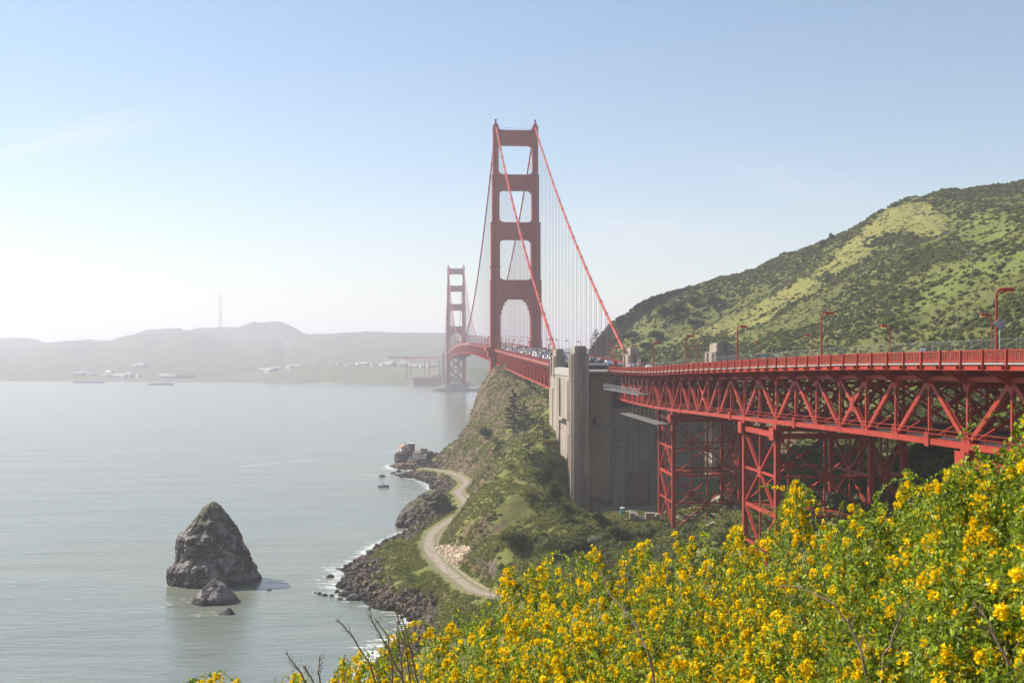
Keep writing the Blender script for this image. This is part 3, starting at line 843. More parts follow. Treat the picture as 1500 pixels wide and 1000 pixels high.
for v in (-15.2, 15.2):
    r_ = MB()
    sg = 1 if v > 0 else -1
    strip(r_, v - 0.08, v + 0.08, -0.1, 0.0, 462, 2400, 8)
    strip(r_, v - 0.25, v + 0.25, -2.4, -1.62, 462, S1, 8)
    for s in np.arange(462, 805, 0.62): r_.box(v - 0.05, v + 0.05, s, s + 0.26, zr(s) - 1.16, zr(s) - 0.08)
    for s in np.arange(462, 1200, 3.81): r_.box(v - 0.13, v + 0.13, s - 0.12, s + 0.12, zr(s) - 2.3, zr(s) + 0.03)
    strip(r_, v - 0.03, v + 0.03, -1.1, -0.08, 806, 2400, 16)
    r_.build('railing', M['red'], bridge)
# ---- stiffening trusses
def truss_side(v, s0, s1, pan, detail=True):
    ch = MB(); strip(ch, v - 0.45, v + 0.45, -3.5, -2.75, s0, s1, pan); strip(ch, v - 0.45, v + 0.45, -12.0, -11.2, s0, s1, pan)
    t = ch.build('stiffening_truss', M['red'], bridge)
    wb = MB(); ss = np.arange(s0, s1 + 0.1, pan)
    for i, s in enumerate(ss):
        z = zr(s); wb.beam((v, s, z - 3), (v, s, z - 11.6), 0.4, 0.4, (0, 1, 0))
        if i + 1 < len(ss):
            s2 = ss[i + 1]; z2 = zr(s2)
            if i % 2: wb.beam((v, s, z - 3.1), (v, s2, z2 - 11.5), 0.5, 0.55, (1, 0, 0))
            else: wb.beam((v, s, z - 11.5), (v, s2, z2 - 3.1), 0.5, 0.55, (1, 0, 0))
    wb.build('truss_web', M['red'], t)
for v in (-VC, VC):
    truss_side(v, 459, 792, 7.62); truss_side(v, 812, 2074, 7.62)
fb = MB()
for s in np.arange(459, 800, 7.62):
    z = zr(s); fb.box(-14.8, 14.8, s - 0.3, s + 0.3, z - 3.0, z - 1.8); fb.box(-13.5, 13.5, s - 0.2, s + 0.2, z - 11.9, z - 11.4)
for s in np.arange(812, 2074, 15.24):
    z = zr(s); fb.box(-14.8, 14.8, s - 0.3, s + 0.3, z - 3.0, z - 1.8); fb.box(-13.5, 13.5, s - 0.2, s + 0.2, z - 11.9, z - 11.4)
for s in np.arange(459, 2060, 15.24):
    z = zr(s) - 11.7; z2 = zr(s + 15.24) - 11.7
    fb.beam((-13, s, z), (13, s + 15.24, z2), 0.4, 0.3); fb.beam((13, s, z), (-13, s + 15.24, z2), 0.4, 0.3)
fb.build('floor_beams', M['red'], bridge)
# platforms and wind tongues around the near tower at deck level
tp = MB()
for sd in (-1, 1):
    tp.box(sd * 19.4 - 1.8, sd * 19.4 + 1.8, S_T1 - 11, S_T1 + 11, zr(S_T1) - 2.3, zr(S_T1) - 1.2)
    for k in range(4): tp.box(sd * 18.6 - 1.2 + k * .1, sd * 18.6 + 1.2 - k * .1, S_T1 - 10 + k, S_T1 + 10 - k, zr(S_T1) - 3.4 - k * 1.1, zr(S_T1) - 2.31 - k * 1.1)
    for y in (-11, 11): tp.box(sd * 19.4 - 1.8, sd * 19.4 + 1.8, S_T1 + y - .1, S_T1 + y + .1, zr(S_T1) - 1.2, zr(S_T1))
    tp.box(sd * 21.2 - .08, sd * 21.2 + .08, S_T1 - 11, S_T1 + 11, zr(S_T1) - 1.2, zr(S_T1))
tp.build('tower_balcony', M['red'], bridge)

# ---- south shore: pylons and the curved approach viaduct beyond
far_via = empty('distant_viaduct', tuple(bw(0, 2430)), BR)
tag(far_via, 'hazy curved red viaduct leaving the far end of the bridge', 'viaduct')
pth = [(0, 0), (-18, 40), (-50, 85), (-90, 120), (-130, 145)]
dk = MB(); sup = MB()
for (a0, a1), (b0, b1) in zip(pth[:-1], pth[1:]):
    dk.beam((a0, a1, 61), (b0, b1, 61), 20, 3.0)
    sup.beam((a0 - 5, a1, 59), (a0 - 5, a1, 10), 1.6, 1.6, (0, 1, 0)); sup.beam((a0 + 5, a1, 59), (a0 + 5, a1, 10), 1.6, 1.6, (0, 1, 0))
dk.build('deck', M['red'], far_via); sup.build('bents', M['red'], far_via)
for v in (-16, 16):
    p = MB()
    p.box(v - 3.4, v + 3.4, 2420, 2432, -1, 66); p.box(v - 2.2, v + 2.2, 2422, 2430, 66, 72)
    for k in (-2, 0, 2): p.box(v + k - 0.5, v + k + 0.5, 2419.6, 2420, 8, 62)
    o = p.build('distant_pylon', M['concrete'], None); o.location = (BASE[0], BASE[1], 0); o.rotation_euler = (0, 0, BR)
    tag(o, 'pale concrete pylon at the far shore end of the bridge, ' + ('seaward of the fort' if v < 0 else 'farther from the fort'), 'pylon')

# ================================================================== NORTH ANCHORAGE
anc = empty('anchorage', tuple(bw(0, 425)), BR)
tag(anc, 'massive weathered concrete anchorage with stepped pylons under the bridge end', 'anchorage')
def A(b_): # local coordinates about s = 425
    b_.v = [(x, y - 425, z) for x, y, z in b_.v]; return b_
w = MB()
w.box(-15, 0.3, 402, 457, -4, 58.6)          # east block, sunlit flank
w.box(0.3, 37, 447, 457, -4, 58)             # back wall of the truss chamber
w.box(28, 37, 402, 447, -4, 58)
o = A(w).build('block', M['concrete'], anc)
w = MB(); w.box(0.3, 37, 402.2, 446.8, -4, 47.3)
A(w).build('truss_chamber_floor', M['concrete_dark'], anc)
w = MB(); w.box(-15.25, -14.0, 402.1, 444.8, 58.62, 61.2); w.box(-14.0, -13.4, 402.1, 444.8, 61.2, 61.4)
A(w).build('parapet', M['concrete_light'], anc)
w = MB(); w.box(-15.6, -14.98, 428, 456, 8, 57.5); w.box(-15.9, -15.58, 446, 456.8, 20, 53); w.box(-15.5, -14.98, 403, 424, 6, 38)
w.box(-16.6, -15.4, 411, 429, 42.3, 43.2); w.box(-15.5, -14.98, 404, 410.5, 43, 57.0)
A(w).build('flank_buttress', M['concrete'], anc)
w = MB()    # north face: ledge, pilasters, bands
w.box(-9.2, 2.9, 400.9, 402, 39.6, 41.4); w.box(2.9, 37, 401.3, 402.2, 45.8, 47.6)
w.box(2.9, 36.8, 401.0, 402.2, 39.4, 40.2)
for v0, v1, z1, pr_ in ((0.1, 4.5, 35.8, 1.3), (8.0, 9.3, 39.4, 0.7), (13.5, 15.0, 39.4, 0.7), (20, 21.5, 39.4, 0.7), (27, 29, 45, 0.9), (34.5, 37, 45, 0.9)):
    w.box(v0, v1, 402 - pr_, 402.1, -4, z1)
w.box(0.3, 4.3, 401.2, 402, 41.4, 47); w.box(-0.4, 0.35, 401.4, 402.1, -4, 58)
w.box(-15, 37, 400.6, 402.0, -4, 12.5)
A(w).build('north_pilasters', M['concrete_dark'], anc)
w = MB(); w.box(-6.9, -5.3, 401.9, 401.97, 41.6, 44); w.box(20.2, 23.4, 401.9, 402.0, 42, 44)
A(w).build('vent_opening', plain('dark_opening', (0.015, 0.015, 0.015), 0.9), anc)
w = MB(); w.box(6.2, 12.6, 399.6, 400.55, 14, 24.5)
A(w).build('shed_door', plain('rust_panel', (0.17, 0.09, 0.07), 0.9, 0.3), anc)
def pylon(b_, v0, v1, s0, s1, zb, zt, fl=True):
    vm, hw = (v0 + v1) / 2, (v1 - v0) / 2
    b_.box(v0, v1, s0, s1, zb, zt - 2.6)
    b_.box(vm - hw * 0.72, vm + hw * 0.72, s0 + 0.9, s1 - 0.9, zt - 2.6, zt - 0.35)
    b_.box(vm - hw * 0.6, vm + hw * 0.6, s0 + 1.2, s1 - 1.2, zt - 0.35, zt)
    if fl:
        b_.box(v0 + hw * 0.08, v0 + hw * 0.62, s0 - 0.55, s0, zb, zt - 2.9)
        b_.box(v1 - hw * 0.62, v1 - hw * 0.08, s0 - 0.55, s0, zb, zt - 2.9)
        b_.box(v0 - 0.5, v0, s0 + 0.8, s0 + 3.0, zb, zt - 2.9); b_.box(v0 - 0.5, v0, s1 - 3.0, s1 - 0.8, zb, zt - 2.9)
w = MB(); pylon(w, -15, -9.3, 393.6, 401.95, -4, 69.2)
A(w).build('pylon', M['concrete'], anc)
w = MB(); pylon(w, -15, -10.8, 445, 458.6, -4, 68.4)
A(w).build('pylon', M['concrete'], anc)
w = MB(); pylon(w, 14.6, 19.0, 445, 458, -4, 68.9)
A(w).build('pylon', M['concrete'], anc)
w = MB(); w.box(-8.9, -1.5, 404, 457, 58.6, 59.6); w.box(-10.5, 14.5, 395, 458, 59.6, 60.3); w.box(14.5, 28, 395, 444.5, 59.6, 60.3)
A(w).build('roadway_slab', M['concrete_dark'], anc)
# lone pylon on the far side of the viaduct
w = MB(); pylon(w, -3.3, 3.3, -5, 5, 30, 69.6)
o = w.build('concrete_pylon', M['concrete'], None); lp = P(1056, 520, 338); o.location = (lp[0], lp[1], 0); o.rotation_euler = (0, 0, BR)
tag(o, 'square stepped concrete pylon rising beside the far edge of the approach viaduct', 'pylon')
# scaffold platforms hung from the viaduct end
def platform(px0, px1, D0, D1, y0, rail, lab):
    a = P(px0, y0, D0); b_ = P(px1, y0, D1)
    root = empty('work_platform', tuple(a)); tag(root, lab, 'scaffold platform', 'scaffold platforms at the anchorage')
    dv_ = b_ - a; dv_[2] = 0
    x = Vector((1, 0.08, 0)) * 0; 
    p = MB(); L = np.linalg.norm(dv_); u = dv_ / L; n_ = np.array([u[1], -u[0], 0]); n_ = n_ if n_[0] > 0 else -n_
    q = [np.zeros(3), dv_, dv_ + n_ * 3, n_ * 3]
    p.raw([tuple(c_) for c_ in q] + [tuple(c_ + (0, 0, 0.3)) for c_ in q], BOXF)
    p.build('boards', M['platform'], root)
    r_ = MB()
    for k in range(int(L / 1.6) + 1):
        c_ = u * k * 1.6; r_.beam(tuple(c_ + (0, 0, .45)), tuple(c_ + (0, 0, 1.75)), 0.07, 0.07)
    for z in (1.1, 1.7): r_.beam((0, 0, z), tuple(dv_ + (0, 0, z)), 0.07, 0.07)
    if rail: r_.build('handrail', M['metal'], root)
    hg = MB()
    for k in range(0, int(L / 6) + 1):
        c_ = u * k * 6 + n_ * 2.5; hg.beam(tuple(c_), tuple(c_ + (0, 0, 4.2)), 0.08, 0.08)
    hg.build('hanger', M['metal'], root)
platform(884, 936, 352, 296, 570, True, 'upper pale work platform with yellow handrail beside the dark anchorage wall')
platform(909, 963, 332, 278, 606, False, 'lower pale work platform under the first viaduct bay')

# ================================================================== APPROACH VIADUCT
VR = math.atan(0.0982)
via = empty('approach_viaduct', (66.47, 0, 0), VR)
tag(via, 'red steel approach viaduct with deep trusses on braced trestle towers', 'viaduct')
CV, SV = math.cos(VR), math.sin(VR)
def voff(s): return 0.0035 * np.maximum(0, np.asarray(s, float) - 205) ** 1.5   # the viaduct bends gently west
def vw(v, s, z=0.0):
    v = v + float(voff(s)); return np.array([66.47 + v * CV - s * SV, s * CV + v * SV, z])
PAN = 9.667
def sk(k): return 123.3 + PAN * k
def zv(s): return float(np.interp(s * 0.9952, ZR_D, ZR_Z))
VS0, VS1 = sk(-8), 394.6
VW, VE = 26.9, -3.4
def vstrip(b_, v0, v1, dz0, dz1, s0, s1, step=PAN):
    ss = list(np.arange(s0, s1, step)) + [s1]; vs = []
    for s in ss:
        z = zv(s); vs += [(v0, s, z + dz0), (v1, s, z + dz0), (v1, s, z + dz1), (v0, s, z + dz1)]
    fs = [(0, 1, 2, 3)] + [(4 * i + j, 4 * (i + 1) + j, 4 * (i + 1) + (j + 1) % 4, 4 * i + (j + 1) % 4) for i in range(len(ss) - 1) for j in range(4)] + [tuple(4 * (len(ss) - 1) + j for j in (3, 2, 1, 0))]
    b_.raw(vs, fs)
d = MB(); vstrip(d, VE + 2.9, VW - 2.9, -1.72, -1.36, VS0, VS1)
vdeck = d.build('deck', M['asphalt'], via)
d = MB(); vstrip(d, VE - 0.05, VE + 2.85, -1.56, -1.40, VS0, VS1); vstrip(d, VW - 2.85, VW + 0.05, -1.6, -1.3, VS0, VS1)
d.build('sidewalk', M['concrete_light'], vdeck)
d = MB()
for v in (2.5, 7.5, 12, 16.5, 21): vstrip(d, v - 0.25, v + 0.25, -2.9, -1.73, VS0, VS1)
d.build('stringers', M['red'], vdeck)
for v, sg in ((VE, 1), (VW, -1)):
    r_ = MB()
    vstrip(r_, v - 0.09, v + 0.09, -0.13, 0.0, VS0, VS1, PAN / 2); vstrip(r_, v - 0.05, v + 0.05, -1.22, -1.12, VS0, VS1, PAN / 2)
    for s in np.arange(VS0, VS1, 0.40): r_.box(v - 0.035, v + 0.035, s, s + 0.17, zv(s) - 1.13, zv(s) - 0.12)
    rl = r_.build('railing', M['red'], via)
    pm = None
    for k in np.arange(VS0, VS1, PAN / 2):
        if pm is None:
            b_ = MB(); b_.box(-0.14, 0.14, -0.13, 0.13, -2.2, 0.05); b_.box(-0.5, 0.14, 0.13, 0.16, -2.1, -1.6)
            pm = mesh_from('railing_post', b_.v, b_.f, M['red'])
        link('railing_post', pm, rl, (v - sg * 0.1, k, zv(k)))
    f_ = MB(); vstrip(f_, v + sg * 0.18 - 0.05, v + sg * 0.18 + 0.05, -2.12, -1.62, VS0, VS1, PAN / 2)
    vstrip(f_, v + sg * 0.05 - 0.18, v + sg * 0.05 + 0.18, -2.2, -2.12, VS0, VS1, PAN / 2)
    f_.build('fascia_beam', M['red'], via)
K0, K1 = -7, 27
# floor beams with tapering brackets
fbm_ = []
for k in range(K0, K1 + 1):
    s = sk(k); z = zv(s)
    b_ = MB()
    for ds, th in ((0, 0.05),):
        poly = [(VE + 0.1, z - 2.1), (VE + 0.1, z - 1.75), (VW - 0.1, z - 1.75), (VW - 0.1, z - 2.1), (23.5, z - 3.9), (22.6, z - 3.4), (0.6, z - 3.4), (-0.3, z - 3.9)]
        n = len(poly)
        b_.raw([(x, s - th, zz) for x, zz in poly] + [(x, s + th, zz) for x, zz in poly], [tuple(range(n - 1, -1, -1)), tuple(range(n, 2 * n))] + [(i, (i + 1) % n, n + (i + 1) % n, n + i) for i in range(n)])
    b_.beam((VE + 0.1, s, z - 2.15), (-0.3, s, z - 3.95), 0.45, 0.09, (1, 0, 0.5)); b_.beam((VW - 0.1, s, z - 2.15), (23.5, s, z - 3.95), 0.45, 0.09, (1, 0, 0.5))
    b_.box(0.4, 22.8, s - 0.25, s + 0.25, z - 3.5, z - 3.38)
    b_.build('floor_beam', M['red'], via)

def plate(b_, v, s, z, w0, w1, h, th=0.1, up=True):
    """trapezoid gusset plate in the truss plane"""
    sg = 1 if up else -1
    q = [(-w0 / 2, 0), (w0 / 2, 0), (w0 / 2, sg * 0.45), (w1 / 2, sg * h), (-w1 / 2, sg * h), (-w0 / 2, sg * 0.45)]
    n = 6
    vs = [(v - th, s + a, z + c) for a, c in q] + [(v + th, s + a, z + c) for a, c in q]
    b_.raw(vs, [tuple(range(n)), tuple(range(2 * n - 1, n - 1, -1))] + [(i, n + i, n + (i + 1) % n, (i + 1) % n) for i in range(n)])

def laced(b_, a, c, w, h, detail):
    """two flanges joined by zigzag lacing bars, as riveted members of the time"""
    a = Vector(a); c = Vector(c)
    if not detail:
        b_.beam(a, c, w, h, (1, 0, 0)); return
    d_ = (c - a); L = d_.length; d_.normalize()
    # outer web plate + inner pair of angles + lacing
    b_.beam(a + Vector((-w / 2 + 0.04, 0, 0)), c + Vector((-w / 2 + 0.04, 0, 0)), h, 0.08, (1, 0, 0))
    b_.beam(a + Vector((w / 2 - 0.04, 0, 0)), c + Vector((w / 2 - 0.04, 0, 0)), h, 0.08, (1, 0, 0))
    side = d_.cross(Vector((1, 0, 0))).normalized() * (h / 2 - 0.03)
    n = max(3, int(L / (w * 1.25)))
    for sg in (-1, 1):
        for i in range(n):
            p0 = a + d_ * (L * i / n); p1 = a + d_ * (L * (i + 1) / n)
            e = w / 2 - 0.08
            x0, x1 = (-e, e) if i % 2 else (e, -e)
            b_.beam(p0 + Vector((x0, 0, 0)) + side * sg, p1 + Vector((x1, 0, 0)) + side * sg, 0.1, 0.05, tuple(side))

DIAG = set()
for base in (-1, 8, 17):   # trestle legs at panels base and base+2, the rest repeats every nine panels
    b0 = base
    DIAG |= {(b0, b0 + 1, 'u'), (b0 + 1, b0 + 2, 'd'), (b0 + 2, b0 + 3, 'u'), (b0 + 3, b0 + 4, 'd'), (b0 + 4, b0 + 5, 'd'), (b0 + 5, b0 + 6, 'x'), (b0 + 6, b0 + 7, 'u'), (b0 + 7, b0 + 8, 'u'), (b0 + 8, b0 + 9, 'd')}
for b0 in (-10, 26, 35):
    DIAG |= {(b0, b0 + 1, 'u'), (b0 + 2, b0 + 3, 'u'), (b0 + 3, b0 + 4, 'd'), (b0 + 4, b0 + 5, 'd'), (b0 + 5, b0 + 6, 'x'), (b0 + 6, b0 + 7, 'u'), (b0 + 7, b0 + 8, 'u'), (b0 + 8, b0 + 9, 'd')}
for v in (0.0, 23.2):
    near = v < 1
    ch = MB(); vstrip(ch, v - 0.32, v + 0.32, -3.55, -2.95, sk(K0), VS1 + 6); vstrip(ch, v - 0.36, v + 0.36, -11.5, -10.75, sk(K0), VS1 + 6)
    for k in range(K0, K1 + 1):
        s = sk(k); z = zv(s)
        up_n = any(q[0] == k and q[2] in 'ux' or q[1] == k and q[2] in 'dx' for q in DIAG)
        plate(ch, v, s, z - 11.35, 2.1 if up_n else 1.1, 0.9 if up_n else 0.5, 1.9 if up_n else 1.0, 0.40)
        plate(ch, v, s, z - 3.1, 1.9, 0.9, 1.6, 0.345, up=False)
    t = ch.build('truss', M['red'], via)
    for k in range(K0, K1 + 1):
        b_ = MB(); s = sk(k); z = zv(s)
        laced(b_, (v, s, z - 3.5), (v, s, z - 10.8), 0.5, 0.34, near and k < 13)
        b_.build('vertical', M['red'], t)
    for k0, k1, ty in sorted(DIAG):
        if k0 < K0 or k1 > K1: continue
        sa, sb = sk(k0), sk(k1); za, zb_ = zv(sa), zv(sb)
        if ty in 'ux':
            b_ = MB(); laced(b_, (v, sa, za - 11.0), (v, sb, zb_ - 3.4), 0.5, 0.62, near and k0 < 13); b_.build('diagonal', M['red'], t)
        if ty in 'dx':
            b_ = MB(); laced(b_, (v + (0.02 if ty == 'x' else 0), sa, za - 3.4), (v, sb, zb_ - 11.0), 0.5, 0.62, near and k0 < 13)
            if ty == 'x':
                zc = (za + zb_) / 2 - 7.2; b_.box(v - 0.33, v + 0.33, (sa + sb) / 2 - 0.7, (sa + sb) / 2 + 0.7, zc - 1, zc + 1)
            b_.build('diagonal', M['red'], t)
    if near:
        for k in (-2, 2, 7, 11, 16, 20, 25):
            s = sk(k); z = zv(s)
            MB().box(v - 0.55, v + 0.5, s - 0.55, s + 0.55, z - 11.75, z - 10.0).build('bearing_housing', M['red'], t)
# inspection walkway rail along the lower chord
r_ = MB()
for v in (-0.55, 22.6):
    for dz in (-9.6, -10.15): vstrip(r_, v - 0.03, v + 0.03, dz, dz + 0.07, sk(K0), VS1)
    for s in np.arange(sk(K0), VS1, PAN / 2): r_.box(v - 0.04, v + 0.04, s - 0.04, s + 0.04, zv(s) - 10.8, zv(s) - 9.55)
r_.build('walkway_rail', M['red'], via)
w = MB(); vstrip(w, 0.5, 2.2, -10.75, -10.65, sk(K0), VS1); vstrip(w, 9, 14, -10.6, -10.4, sk(K0), VS1); w.build('walkway', plain('dark_grating', (0.06, 0.055, 0.055), 0.8), via)
# sway frames and laterals between the two trusses
for k in range(K0, K1 + 1):
    s = sk(k); z = zv(s); b_ = MB()
    b_.beam((0.3, s, z - 11.1), (22.9, s, z - 11.1), 0.45, 0.55); b_.beam((0.3, s, z - 4.2), (22.9, s, z - 4.2), 0.3, 0.35)
    b_.beam((0.3, s, z - 11), (11.6, s, z - 4.2), 0.3, 0.35); b_.beam((22.9, s, z - 11), (11.6, s, z - 4.2), 0.3, 0.35)
    b_.beam((5.9, s, z - 7.6), (0.3, s, z - 4.2), 0.22, 0.22); b_.beam((17.3, s, z - 7.6), (22.9, s, z - 4.2), 0.22, 0.22)
    b_.build('sway_frame', M['red'], via)
b_ = MB()
for k in range(K0, K1):
    s, s2 = sk(k), sk(k + 1)
    for a0, a1 in ((0.3, 11.6), (11.6, 22.9)):
        b_.beam((a0, s, zv(s) - 11.2), (a1, s2, zv(s2) - 11.2), 0.3, 0.25); b_.beam((a1, s, zv(s) - 11.2), (a0, s2, zv(s2) - 11.2), 0.3, 0.25)
        b_.beam((a0, s, zv(s) - 3.6), (a1, s2, zv(s2) - 3.6), 0.3, 0.25)
b_.build('lateral_bracing', M['red'], via)

# ---- trestle towers
def octo(b_, c, r, axis, th=0.3):
    vs = []
    for d_ in (-th, th):
        for i in range(8):
            a = math.pi / 8 + i * math.pi / 4; x, y = r * math.cos(a), r * math.sin(a)
            vs.append((c[0] + x, c[1] + d_, c[2] + y) if axis == 'y' else (c[0] + d_, c[1] + x, c[2] + y))
    b_.raw(vs, [tuple(range(7, -1, -1)), tuple(range(8, 16))] + [(i, (i + 1) % 8, 8 + (i + 1) % 8, 8 + i) for i in range(8)])
LV = (0.0, 17.2, 23.2)
def trestle(kb, lab):
    sn, sf = sk(kb), sk(kb + 2)
    zt = min(zv(sn), zv(sf)) - 12.6
    gz = {(v, s): float(h_at(*vw(v, s)[:2])[0]) for v in LV for s in (sn, sf)}
    cap = MB()
    for v in LV:
        cap.box(v - 0.45, v + 0.45, sn - 0.3, sf + 0.3, zt - 0.9, zt)
        for s in (sn, sf):
            cap.box(v - 0.9, v + 0.9, s - 0.75, s + 0.75, zt, zt + 0.55)
            cap.box(v - 0.55, v + 0.55, s - 0.95, s + 0.95, zt + 0.55, zv(s) - 11.5)
            cap.box(v - 1.15, v - 0.9, s - 1.2, s + 1.2, zt - 1.3, zt + 0.9)
    for s in (sn, sf): cap.box(0.4, 23, s - 0.35, s + 0.35, zt - 1.1, zt - 0.1)
    t = cap.build('trestle_tower', M['red'], via); tag(t, lab)
    ft = MB()
    for (v, s), g in gz.items():
        b_ = MB(); zb_ = g - 1.0
        b_.box(v - 0.48, v - 0.38, s - 0.5, s + 0.5, zb_, zt - 0.9); b_.box(v + 0.38, v + 0.48, s - 0.5, s + 0.5, zb_, zt - 0.9)
        b_.box(v - 0.38, v + 0.38, s - 0.06, s + 0.06, zb_, zt - 0.9)
        b_.box(v - 0.38, v + 0.38, s - 0.5, s - 0.42, zb_, zt - 0.9)
        b_.build('leg', M['red'], t)
        ft.box(v - 1.3, v + 1.3, s - 1.3, s + 1.3, g - 2, g + 0.8)
    ft.build('footing', M['concrete'], t)
    zmin = min(gz.values()); lv = [zt - 0.9]
    while lv[-1] > zmin: lv.append(lv[-1] - 6.95)
    for i in range(len(lv)):
        b_ = MB(); z = lv[i]
        strong = i % 2 == 0
        if i:
            hh = 0.75 if strong else 0.42
            for v in LV: b_.beam((v, sn, z), (v, sf, z), 0.42, hh)
            for s in (sn, sf): b_.beam((0, s, z), (23.2, s, z), 0.36, 0.36 if not strong else 0.5)
            if strong:
                b_.beam((0, sn, z), (17.2, sf, z), 0.35, 0.3); b_.beam((17.2, sn, z), (0, sf, z), 0.35, 0.3)
                b_.beam((0, (sn + sf) / 2, z), (17.2, (sn + sf) / 2, z), 0.35, 0.3)
            b_.build('girt', M['red'], t)
        if i + 1 < len(lv) and strong:
            z1 = lv[i + 1]; z2 = z1 - 6.95; sm = (sn + sf) / 2
            for v in LV:      # longitudinal faces
                b_ = MB()
                b_.beam((v, sm, z), (v, sm, z2), 0.3, 0.3, (0, 1, 0))
                for s in (sn, sf):
                    b_.beam((v, s, z), (v, sm, z1), 0.34, 0.5, (1, 0, 0)); b_.beam((v, s, z2), (v, sm, z1), 0.34, 0.5, (1, 0, 0))
                b_.box(v - 0.24, v + 0.24, sm - 0.9, sm + 0.9, z1 - 0.9, z1 + 0.9)
                b_.build('brace', M['red'], t)
            for s in (sn, sf):
                for a0, a1, rr in ((0, 17.2, 1.0), (17.2, 23.2, 0.7)):
                    b_ = MB(); am = (a0 + a1) / 2
                    b_.beam((a0, s, z), (a1, s, z2), 0.3, 0.5, (0, 1, 0)); b_.beam((a0, s + 0.05, z2), (a1, s + 0.05, z), 0.3, 0.5, (0, 1, 0))
                    b_.beam((am, s, z), (am, s, z2), 0.26, 0.3, (0, 1, 0))
                    octo(b_, (am, s, z1), rr, 'y', 0.22)
                    for zz in (z, z2):
                        for aa, sg in ((a0, 1), (a1, -1)): b_.box(min(aa, aa + sg * 1.2), max(aa, aa + sg * 1.2), s - 0.2, s + 0.2, zz - 0.8, zz + 0.8)
                    b_.build('brace', M['red'], t)
    return t
trestle(17, 'trestle tower nearest the concrete anchorage')
trestle(8, 'middle trestle tower')
trestle(-1, 'nearest trestle tower, half hidden by the yellow shrubs')

done = set()
def bend(o):
    for c in o.children:
        if c.name.startswith('railing_post'): c.location.x += float(voff(c.location.y))
        elif c.type == 'MESH' and c.data.name not in done:
            done.add(c.data.name); n_ = len(c.data.vertices); q = np.empty(n_ * 3, np.float32); c.data.vertices.foreach_get('co', q); q = q.reshape(-1, 3)
            q[:, 0] += voff(q[:, 1]); c.data.vertices.foreach_set('co', q.ravel()); c.data.update()
        bend(c)
bend(via)
def s_at_px(v, px):
    ss = np.arange(60, 400, 0.25); q = np.array([vw(v, s_) for s_ in ss]); xx = 750 + F * q[:, 0] / q[:, 1]
    return float(ss[np.abs(xx - px).argmin()])

# ---- chain link fence on the viaduct, panels following the road
pts = [vw(0.6, s, zv(s) - 1.35) for s in np.arange(VS0 + 10, VS1 + 2, PAN / 2)]
wire_fence(pts, 2.6, PAN / 2, 'tall chain link fence standing inside the railing of the approach viaduct')

# ---- lamps
M['lens'] = M['sodium']
def lamp_proto():
    root = empty('street_lamp')
    MB().tube([(0, 0, 0), (0, 0, 0.9), (0, 0, 1.0), (0, 0, 6.9)], [0.2, 0.2, 0.14, 0.11], 10).build('pole', M['red'], root, False)
    arm = [(0, 0, 6.9)] + [(0.5 - 0.5 * math.cos(a), 0, 7.25 + 0.55 * math.sin(a)) for a in np.linspace(0.05, 1.45, 7)] + [(0.75, 0, 7.82)]
    b_ = MB(); b_.tube(arm, 0.11, 8); b_.tube([(0.02, 0, 6.7), (0.2, 0, 7.1), (0.45, 0, 7.4), (0.8, 0, 7.58)], 0.045, 6)
    b_.build('arm', M['red'], root, True)
    b_ = MB(); b_.box(0.7, 0.95, -0.19, 0.19, 7.48, 7.98); b_.box(0.95, 1.85, -0.24, 0.24, 7.58, 7.92)
    b_.raw([(0.95, -0.24, 7.92), (1.85, -0.24, 7.92), (1.85, 0.24, 7.92), (0.95, 0.24, 7.92), (1.05, -0.12, 8.0), (1.75, -0.12, 8.0), (1.75, 0.12, 8.0), (1.05, 0.12, 8.0)], BOXF)
    hd = b_.build('lamp_head', M['red'], root)
    MB().box(1.0, 1.8, -0.2, 0.2, 7.4, 7.578).build('lens', M['sodium'], hd)
    return root
lp0 = lamp_proto(); used = [False]
def place_lamp(p, rz, label, group='red lamps along the crossing'):
    o = lp0 if not used[0] else copy_tree(lp0); used[0] = True
    o.location = tuple(p); o.rotation_euler = (0, 0, rz); tag(o, label, 'street lamp', group)
ONE = {0: 'tallest red lamp on a fat pole at the right end of the viaduct railing', 1: 'second tall red lamp back along the near railing, alone against the dark scrub',
       2: 'third red lamp along the near railing, before the yellow meadow', 3: 'fourth red lamp along the near railing, beside the square concrete pylon',
       4: 'fifth red lamp along the near railing', 5: 'sixth red lamp along the near railing, by the tall hedge of the hill', 6: 'red lamp standing where the main cable comes down', 7: 'last red lamp of the near railing before the traffic'}
for i, px_ in enumerate((1460, 1203, 1080, 1005, 957, 924, 900, 893)):
    s = s_at_px(VE + 0.9, px_) if i < 7 else 392; place_lamp(vw(VE + 0.9, s, zv(s) - 1.3), VR, ONE[i])
TWO = ['short looking red lamp behind the tallest one, its head turned left', 'second red lamp of the far railing, head turned left over the scrub', 'third red lamp of the far railing, left of the tall lamp on the dark scrub',
       'fourth lamp of the far railing, head turned left', 'lamp of the far railing in front of the square concrete pylon', 'sixth lamp of the far railing, small with its head turned left', 'seventh lamp of the far railing, small, near the cable end']
for i, px_ in enumerate((1453, 1304, 1190, 1115, 1060, 1022, 993)):
    s = s_at_px(VW - 0.9, px_); place_lamp(vw(VW - 0.9, s, zv(s) - 1.3), VR + math.pi, TWO[i])
